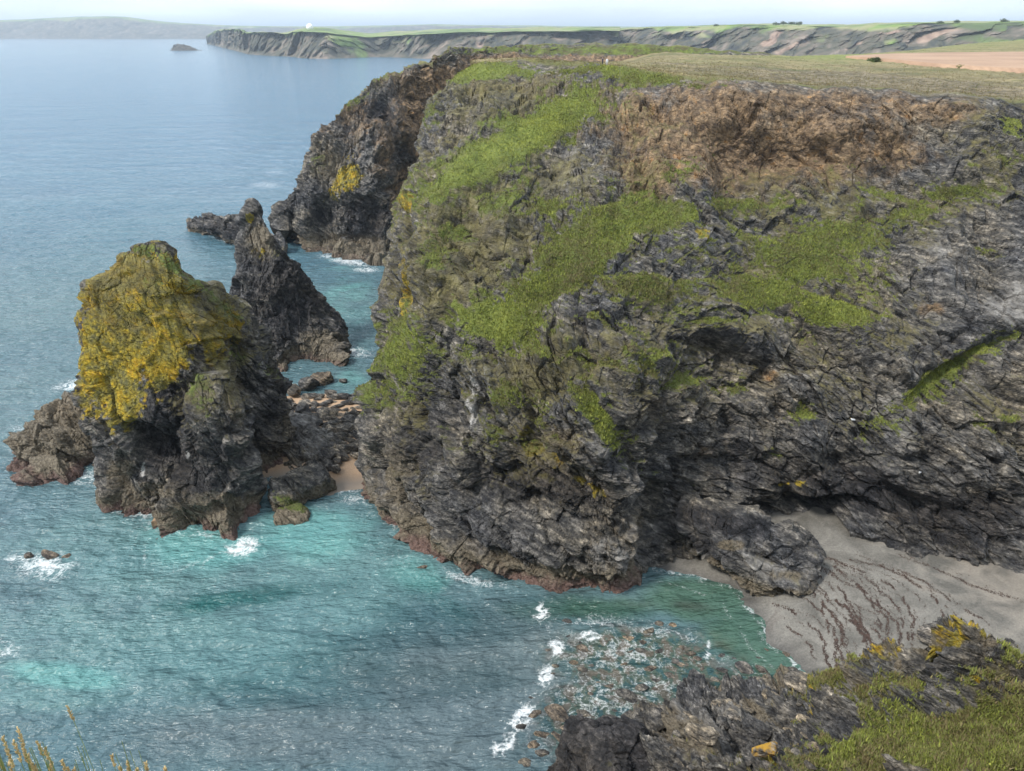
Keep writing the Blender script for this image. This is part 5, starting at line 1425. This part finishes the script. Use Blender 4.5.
# ------------------------------------------------------------------ radome on the far coast
def build_radome():
    x, y, z = pY(310, 30.0, 2700)
    root = bpy.data.objects.new('radome', None); COL.objects.link(root); root.location = (x, y, z - 4)
    tag(root, 'white spherical radar dome on the green land above the far cliffs', 'radar dome')
    bm = bmesh.new(); bmesh.ops.create_icosphere(bm, subdivisions=3, radius=11, matrix=Matrix.Translation((0, 0, 12)))
    me = bpy.data.meshes.new('dome'); bm.to_mesh(me); bm.free()
    put('dome', me, plain('white_panels', (0.8, 0.8, 0.78), 0.5, 0.04, 0.3), parent=root)
    bm = bmesh.new(); bmesh.ops.create_cone(bm, cap_ends=True, segments=24, radius1=9, radius2=8, depth=8, matrix=Matrix.Translation((0, 0, 0)))
    me = bpy.data.meshes.new('base'); bm.to_mesh(me); bm.free()
    put('base', me, plain('concrete', (0.4, 0.4, 0.38), 0.8, 0.1, 0.3), parent=root)
build_radome()

# ------------------------------------------------------------------ people on the clifftop
def skin_body(name, joints, edges, radii, mat, parent, sub=2):
    me = bpy.data.meshes.new(name)
    me.from_pydata(joints, edges, [])
    o = bpy.data.objects.new(name, me); COL.objects.link(o)
    s = o.modifiers.new('skin', 'SKIN'); s.use_smooth_shade = True
    for i, r_ in enumerate(radii):
        me.skin_vertices[0].data[i].radius = (r_, r_)
    me.skin_vertices[0].data[0].use_root = True
    o.modifiers.new('sub', 'SUBSURF').levels = sub
    o.modifiers['sub'].render_levels = sub
    dg = bpy.context.evaluated_depsgraph_get()
    m2 = bpy.data.meshes.new_from_object(o.evaluated_get(dg))
    bpy.data.objects.remove(o)
    return m2
def person(px, py, Y, top, legs, hair, label, rz, sc_=1.0):
    x, y, z = pY(px, py, Y)
    J = [(0, 0, .95), (0, 0, 1.15), (0, 0, 1.40), (0, 0, 1.50), (0, 0.01, 1.66),
         (.10, 0, .90), (.12, .06, .50), (.12, .0, .08), (.12, .13, .04), (-.10, 0, .90), (-.12, -.02, .50), (-.13, -.14, .10), (-.13, -.02, .04),
         (.19, 0, 1.38), (.26, -.03, 1.12), (.27, .10, .90), (.27, .15, .83), (-.19, 0, 1.38), (-.26, -.06, 1.12), (-.25, .05, .90), (-.25, .09, .83)]
    E = [(0, 1), (1, 2), (2, 3), (3, 4), (0, 5), (5, 6), (6, 7), (7, 8), (0, 9), (9, 10), (10, 11), (11, 12), (2, 13), (13, 14), (14, 15), (15, 16), (2, 17), (17, 18), (18, 19), (19, 20)]
    R = [.14, .13, .15, .06, .105, .10, .07, .05, .035, .10, .07, .05, .035, .07, .05, .038, .03, .07, .05, .038, .03]
    me = skin_body('person', J, E, R, None, None)
    m, t, b = newmat('clothes_' + str(px))
    tcn = N(t, 'ShaderNodeTexCoord'); sp_ = N(t, 'ShaderNodeSeparateXYZ'); L(t, tcn.outputs['Object'], sp_.inputs[0])
    r_ = N(t, 'ShaderNodeValToRGB'); r_.color_ramp.interpolation = 'CONSTANT'
    e = r_.color_ramp.elements
    for _ in range(4): e.new(.5)
    for k, (p_, c_) in enumerate([(0, (0.05, 0.04, 0.035)), (0.05, legs), (0.475, top), (0.745, (0.5, 0.32, 0.24)), (0.86, hair), (1.0, hair)]):
        e[k].position = p_; e[k].color = (*c_, 1)
    L(t, mth(t, 'DIVIDE', sp_.outputs[2], 2.0), r_.inputs['Fac'])
    L(t, r_.outputs[0], b.inputs['Base Color']); b.inputs['Roughness'].default_value = 0.85
    zg = z
    o = put('person', me, m)
    o.location = (x, y, zg); o.rotation_euler = (0, 0, rz); o.scale = (sc_,) * 3
    tag(o, label, 'person')
    return o
def land_z(x, y):
    d = (HEAD[..., 0] - x) ** 2 + (HEAD[..., 1] - y) ** 2
    return float(HEAD.reshape(-1, 3)[int(np.argmin(d.ravel())), 2])
for args in ((602.5, 66.2, 150, (0.03, 0.035, 0.06), (0.04, 0.045, 0.06), (0.09, 0.05, 0.03), 'person in dark clothes walking on the brink of the headland', 1.2), (606.8, 66.2, 150.5, (0.75, 0.74, 0.72), (0.55, 0.52, 0.48), (0.35, 0.16, 0.05), 'person in white clothes standing on the brink of the headland', 0.6)):
    o = person(*args)
    o.location.z = land_z(o.location.x, o.location.y) + 0.02

# ------------------------------------------------------------------ gulls
def gull(P, label, rz):
    root = bpy.data.objects.new('gull', None); COL.objects.link(root); root.location = P; root.rotation_euler = (0, 0, rz)
    tag(root, label, 'gull')
    J = [(0, 0, .22), (0, .10, .25), (0, .16, .33), (0, .19, .40), (0, -.14, .20), (0, -.30, .19), (.03, .0, .12), (.03, .01, .0), (-.03, .0, .12), (-.03, .01, .0)]
    E = [(0, 1), (1, 2), (2, 3), (0, 4), (4, 5), (0, 6), (6, 7), (0, 8), (8, 9)]
    me = skin_body('body', J, E, [.095, .08, .045, .05, .06, .02, .02, .008, .02, .008], None, None)
    put('body', me, MAT_WHITE, parent=root)
    for s in (-1, 1):
        bm = bmesh.new()
        bmesh.ops.create_uvsphere(bm, u_segments=12, v_segments=8, radius=1, matrix=Matrix.Translation((s * .085, -.09, .235)) @ Matrix.Diagonal((.03, .26, .075, 1)))
        me = bpy.data.meshes.new('wing'); bm.to_mesh(me); bm.free()
        put('wing', me, MAT_WING, parent=root)
    bm = bmesh.new(); bmesh.ops.create_cone(bm, cap_ends=True, segments=8, radius1=.018, radius2=.004, depth=.08, matrix=Matrix.Translation((0, .27, .40)) @ Matrix.Rotation(-math.pi / 2, 4, 'X'))
    me = bpy.data.meshes.new('beak'); bm.to_mesh(me); bm.free(); put('beak', me, MAT_BEAK, parent=root)
MAT_WHITE = plain('white_feathers', (0.8, 0.8, 0.78), 0.7, 0.05)
MAT_WING = plain('grey_wing', (0.42, 0.44, 0.46), 0.7, 0.1)
MAT_BEAK = plain('yellow_beak', (0.6, 0.4, 0.05), 0.5, 0.05)
hpx, hpy = proj(HEAD)
def head_at(px, py):
    d = (hpx - px) ** 2 + (hpy - py) ** 2
    cand = np.where(d.ravel() < 6)[0]
    if len(cand) == 0: cand = np.array([int(np.argmin(d.ravel()))])
    k = cand[np.argmin(HEAD.reshape(-1, 3)[cand, 1])]
    return HEAD.reshape(-1, 3)[k]
for px, py, lb, rz in [(852, 419, 'white gull perched on the cliff left of the green grass gully', 1.2), (917, 472, 'white gull perched low on the dark cliff above the beach', 2.2)]:
    p = head_at(px, py)
    gull((float(p[0]), float(p[1]) - 0.15, float(p[2]) + 0.02), lb, rz)

# ------------------------------------------------------------------ seed-head grasses at the lower left, close to the camera
def tube(bm, pts, r0, r1, seg=5):
    pts = [Vector(p) for p in pts]
    rings = []
    for i, p in enumerate(pts):
        t_ = (pts[min(i + 1, len(pts) - 1)] - pts[max(i - 1, 0)]).normalized()
        a = t_.orthogonal().normalized(); b_ = t_.cross(a)
        r_ = r0 + (r1 - r0) * i / (len(pts) - 1)
        rings.append([bm.verts.new(p + a * r_ * math.cos(k * 2 * math.pi / seg) + b_ * r_ * math.sin(k * 2 * math.pi / seg)) for k in range(seg)])
    for A, B in zip(rings[:-1], rings[1:]):
        for k in range(seg):
            bm.faces.new([A[k], A[(k + 1) % seg], B[(k + 1) % seg], B[k]])
MAT_STRAW = plain('straw_seeds', (0.48, 0.36, 0.17), 0.7, 0.35, 60)
MAT_STALK = plain('green_stalk', (0.22, 0.27, 0.08), 0.7, 0.3, 30)
def grass_clump(label, tips, Y, seed, leaves=0):
    """tips: (px, py, bend px, length m, straw)"""
    r = random.Random(seed)
    c = pY(tips[0][0], tips[0][1], Y)
    base = Vector((c[0], c[1] - 0.05, 58.4 - 1.52 * (c[1] - 0.35) - 0.5))
    root = bpy.data.objects.new('grass_clump', None); COL.objects.link(root); root.location = base
    tag(root, label, 'grass')
    for (px, py, bx, ln) in tips:
        tp = Vector(pY(px, py, Y + r.uniform(-.08, .08))) - base
        foot = Vector((r.uniform(-.05, .05) + (tp.x * 0.3), r.uniform(-.04, .04), 0))
        bend = Vector((bx, 0.0, 0))
        ctrl = Vector((foot.x * .4 + tp.x * .6, tp.y * .55, tp.z * 0.5)) - bend
        def bz(t_): return foot * (1 - t_) ** 2 + ctrl * 2 * t_ * (1 - t_) + tp * t_ * t_
        bm = bmesh.new(); tube(bm, [bz(i / 12) for i in range(13)], 0.0025, 0.0012)
        me = bpy.data.meshes.new('stem'); bm.to_mesh(me); bm.free(); put('stem', me, MAT_STALK, parent=root)
        bm = bmesh.new()
        for i in range(26):                               # spikelets along the top of the stem
            t_ = 1 - (i / 26) * ln * 1.1 / max(tp.length, .2)
            p = bz(t_); tg = (bz(min(1, t_ + .02)) - bz(t_ - .02)).normalized()
            sd_ = Vector((r.gauss(0, 1), r.gauss(0, 1), r.gauss(0, 1))).cross(tg).normalized()
            ax = (tg + sd_ * 0.55).normalized()
            mt = Matrix.Translation(p + ax * 0.007) @ ax.to_track_quat('Z', 'Y').to_matrix().to_4x4() @ Matrix.Diagonal((.0028, .0028, .0095, 1))
            bmesh.ops.create_icosphere(bm, subdivisions=1, radius=1, matrix=mt)
        me = bpy.data.meshes.new('seed_head'); bm.to_mesh(me); bm.free(); put('seed_head', me, MAT_STRAW, parent=root)
    for _ in range(leaves):
        tp = Vector(pY(tips[0][0] + r.uniform(-30, 24), r.uniform(740, 790), Y + r.uniform(-.1, .1))) - base
        bm = bmesh.new()
        foot = Vector((r.uniform(-.06, .06), 0, 0)); prev = None
        for i in range(9):
            t_ = i / 8
            p = foot.lerp(tp, t_) + Vector((0.06 * math.sin(t_ * 2.5) * (1 if tp.x > 0 else -1), 0, 0))
            wd = 0.005 * (1 - t_) + .0006
            a, b_ = bm.verts.new(p + Vector((wd, 0, 0))), bm.verts.new(p - Vector((wd, 0.002, 0)))
            if prev: bm.faces.new([prev[0], a, b_, prev[1]])
            prev = (a, b_)
        me = bpy.data.meshes.new('blade'); bm.to_mesh(me); bm.free(); put('blade', me, MAT_STALK, parent=root)
grass_clump('thick clump of straw coloured grass seed heads in the lower left corner', [(18, 730, .03, .11), (3, 738, .02, .09), (14, 742, .0, .10), (45, 749, -.10, .09), (28, 756, -.03, .08), (8, 752, .02, .08), (22, 745, .0, .09), (33, 764, -.02, .07), (0, 760, .01, .08), (38, 742, -.06, .07), (50, 766, -.04, .06), (10, 764, .0, .07)], 2.0, 3, leaves=34)
grass_clump('single arching straw coloured grass head above the corner clump', [(68, 707, -.09, .075)], 2.3, 5)
grass_clump('small grass seed head at the bottom edge, right of the corner clump', [(62, 762, .0, .05), (67, 768, -.03, .04), (74, 770, -.01, .04)], 2.1, 6, leaves=8)
grass_clump('group of grass seed heads at the bottom edge, farther right than the others', [(112, 756, .02, .06), (127, 763, -.03, .05), (146, 764, .0, .04), (165, 769, -.02, .03), (120, 768, .01, .04), (137, 770, .0, .03)], 2.2, 7, leaves=10)

# ------------------------------------------------------------------ the air
def build_haze():
    bm = bmesh.new(); bmesh.ops.create_cube(bm, size=1.0)
    me = bpy.data.meshes.new('haze'); bm.to_mesh(me); bm.free()
    m = bpy.data.materials.new('sea_haze'); m.use_nodes = True
    t = m.node_tree; t.nodes.clear()
    out = N(t, 'ShaderNodeOutputMaterial'); v = N(t, 'ShaderNodeVolumePrincipled')
    v.inputs['Color'].default_value = (0.74, 0.87, 1.0, 1); v.inputs['Density'].default_value = HAZE; v.inputs['Anisotropy'].default_value = 0.2
    L(t, v.outputs[0], out.inputs['Volume'])
    o = put('haze', me, m)
    o.scale = (170000, 92000, 420); o.location = (0, 0, 200)
    tag(o, 'thin pale blue sea haze fading the far coast', 'haze', kind='stuff')
HAZE = 0.00008
build_haze()
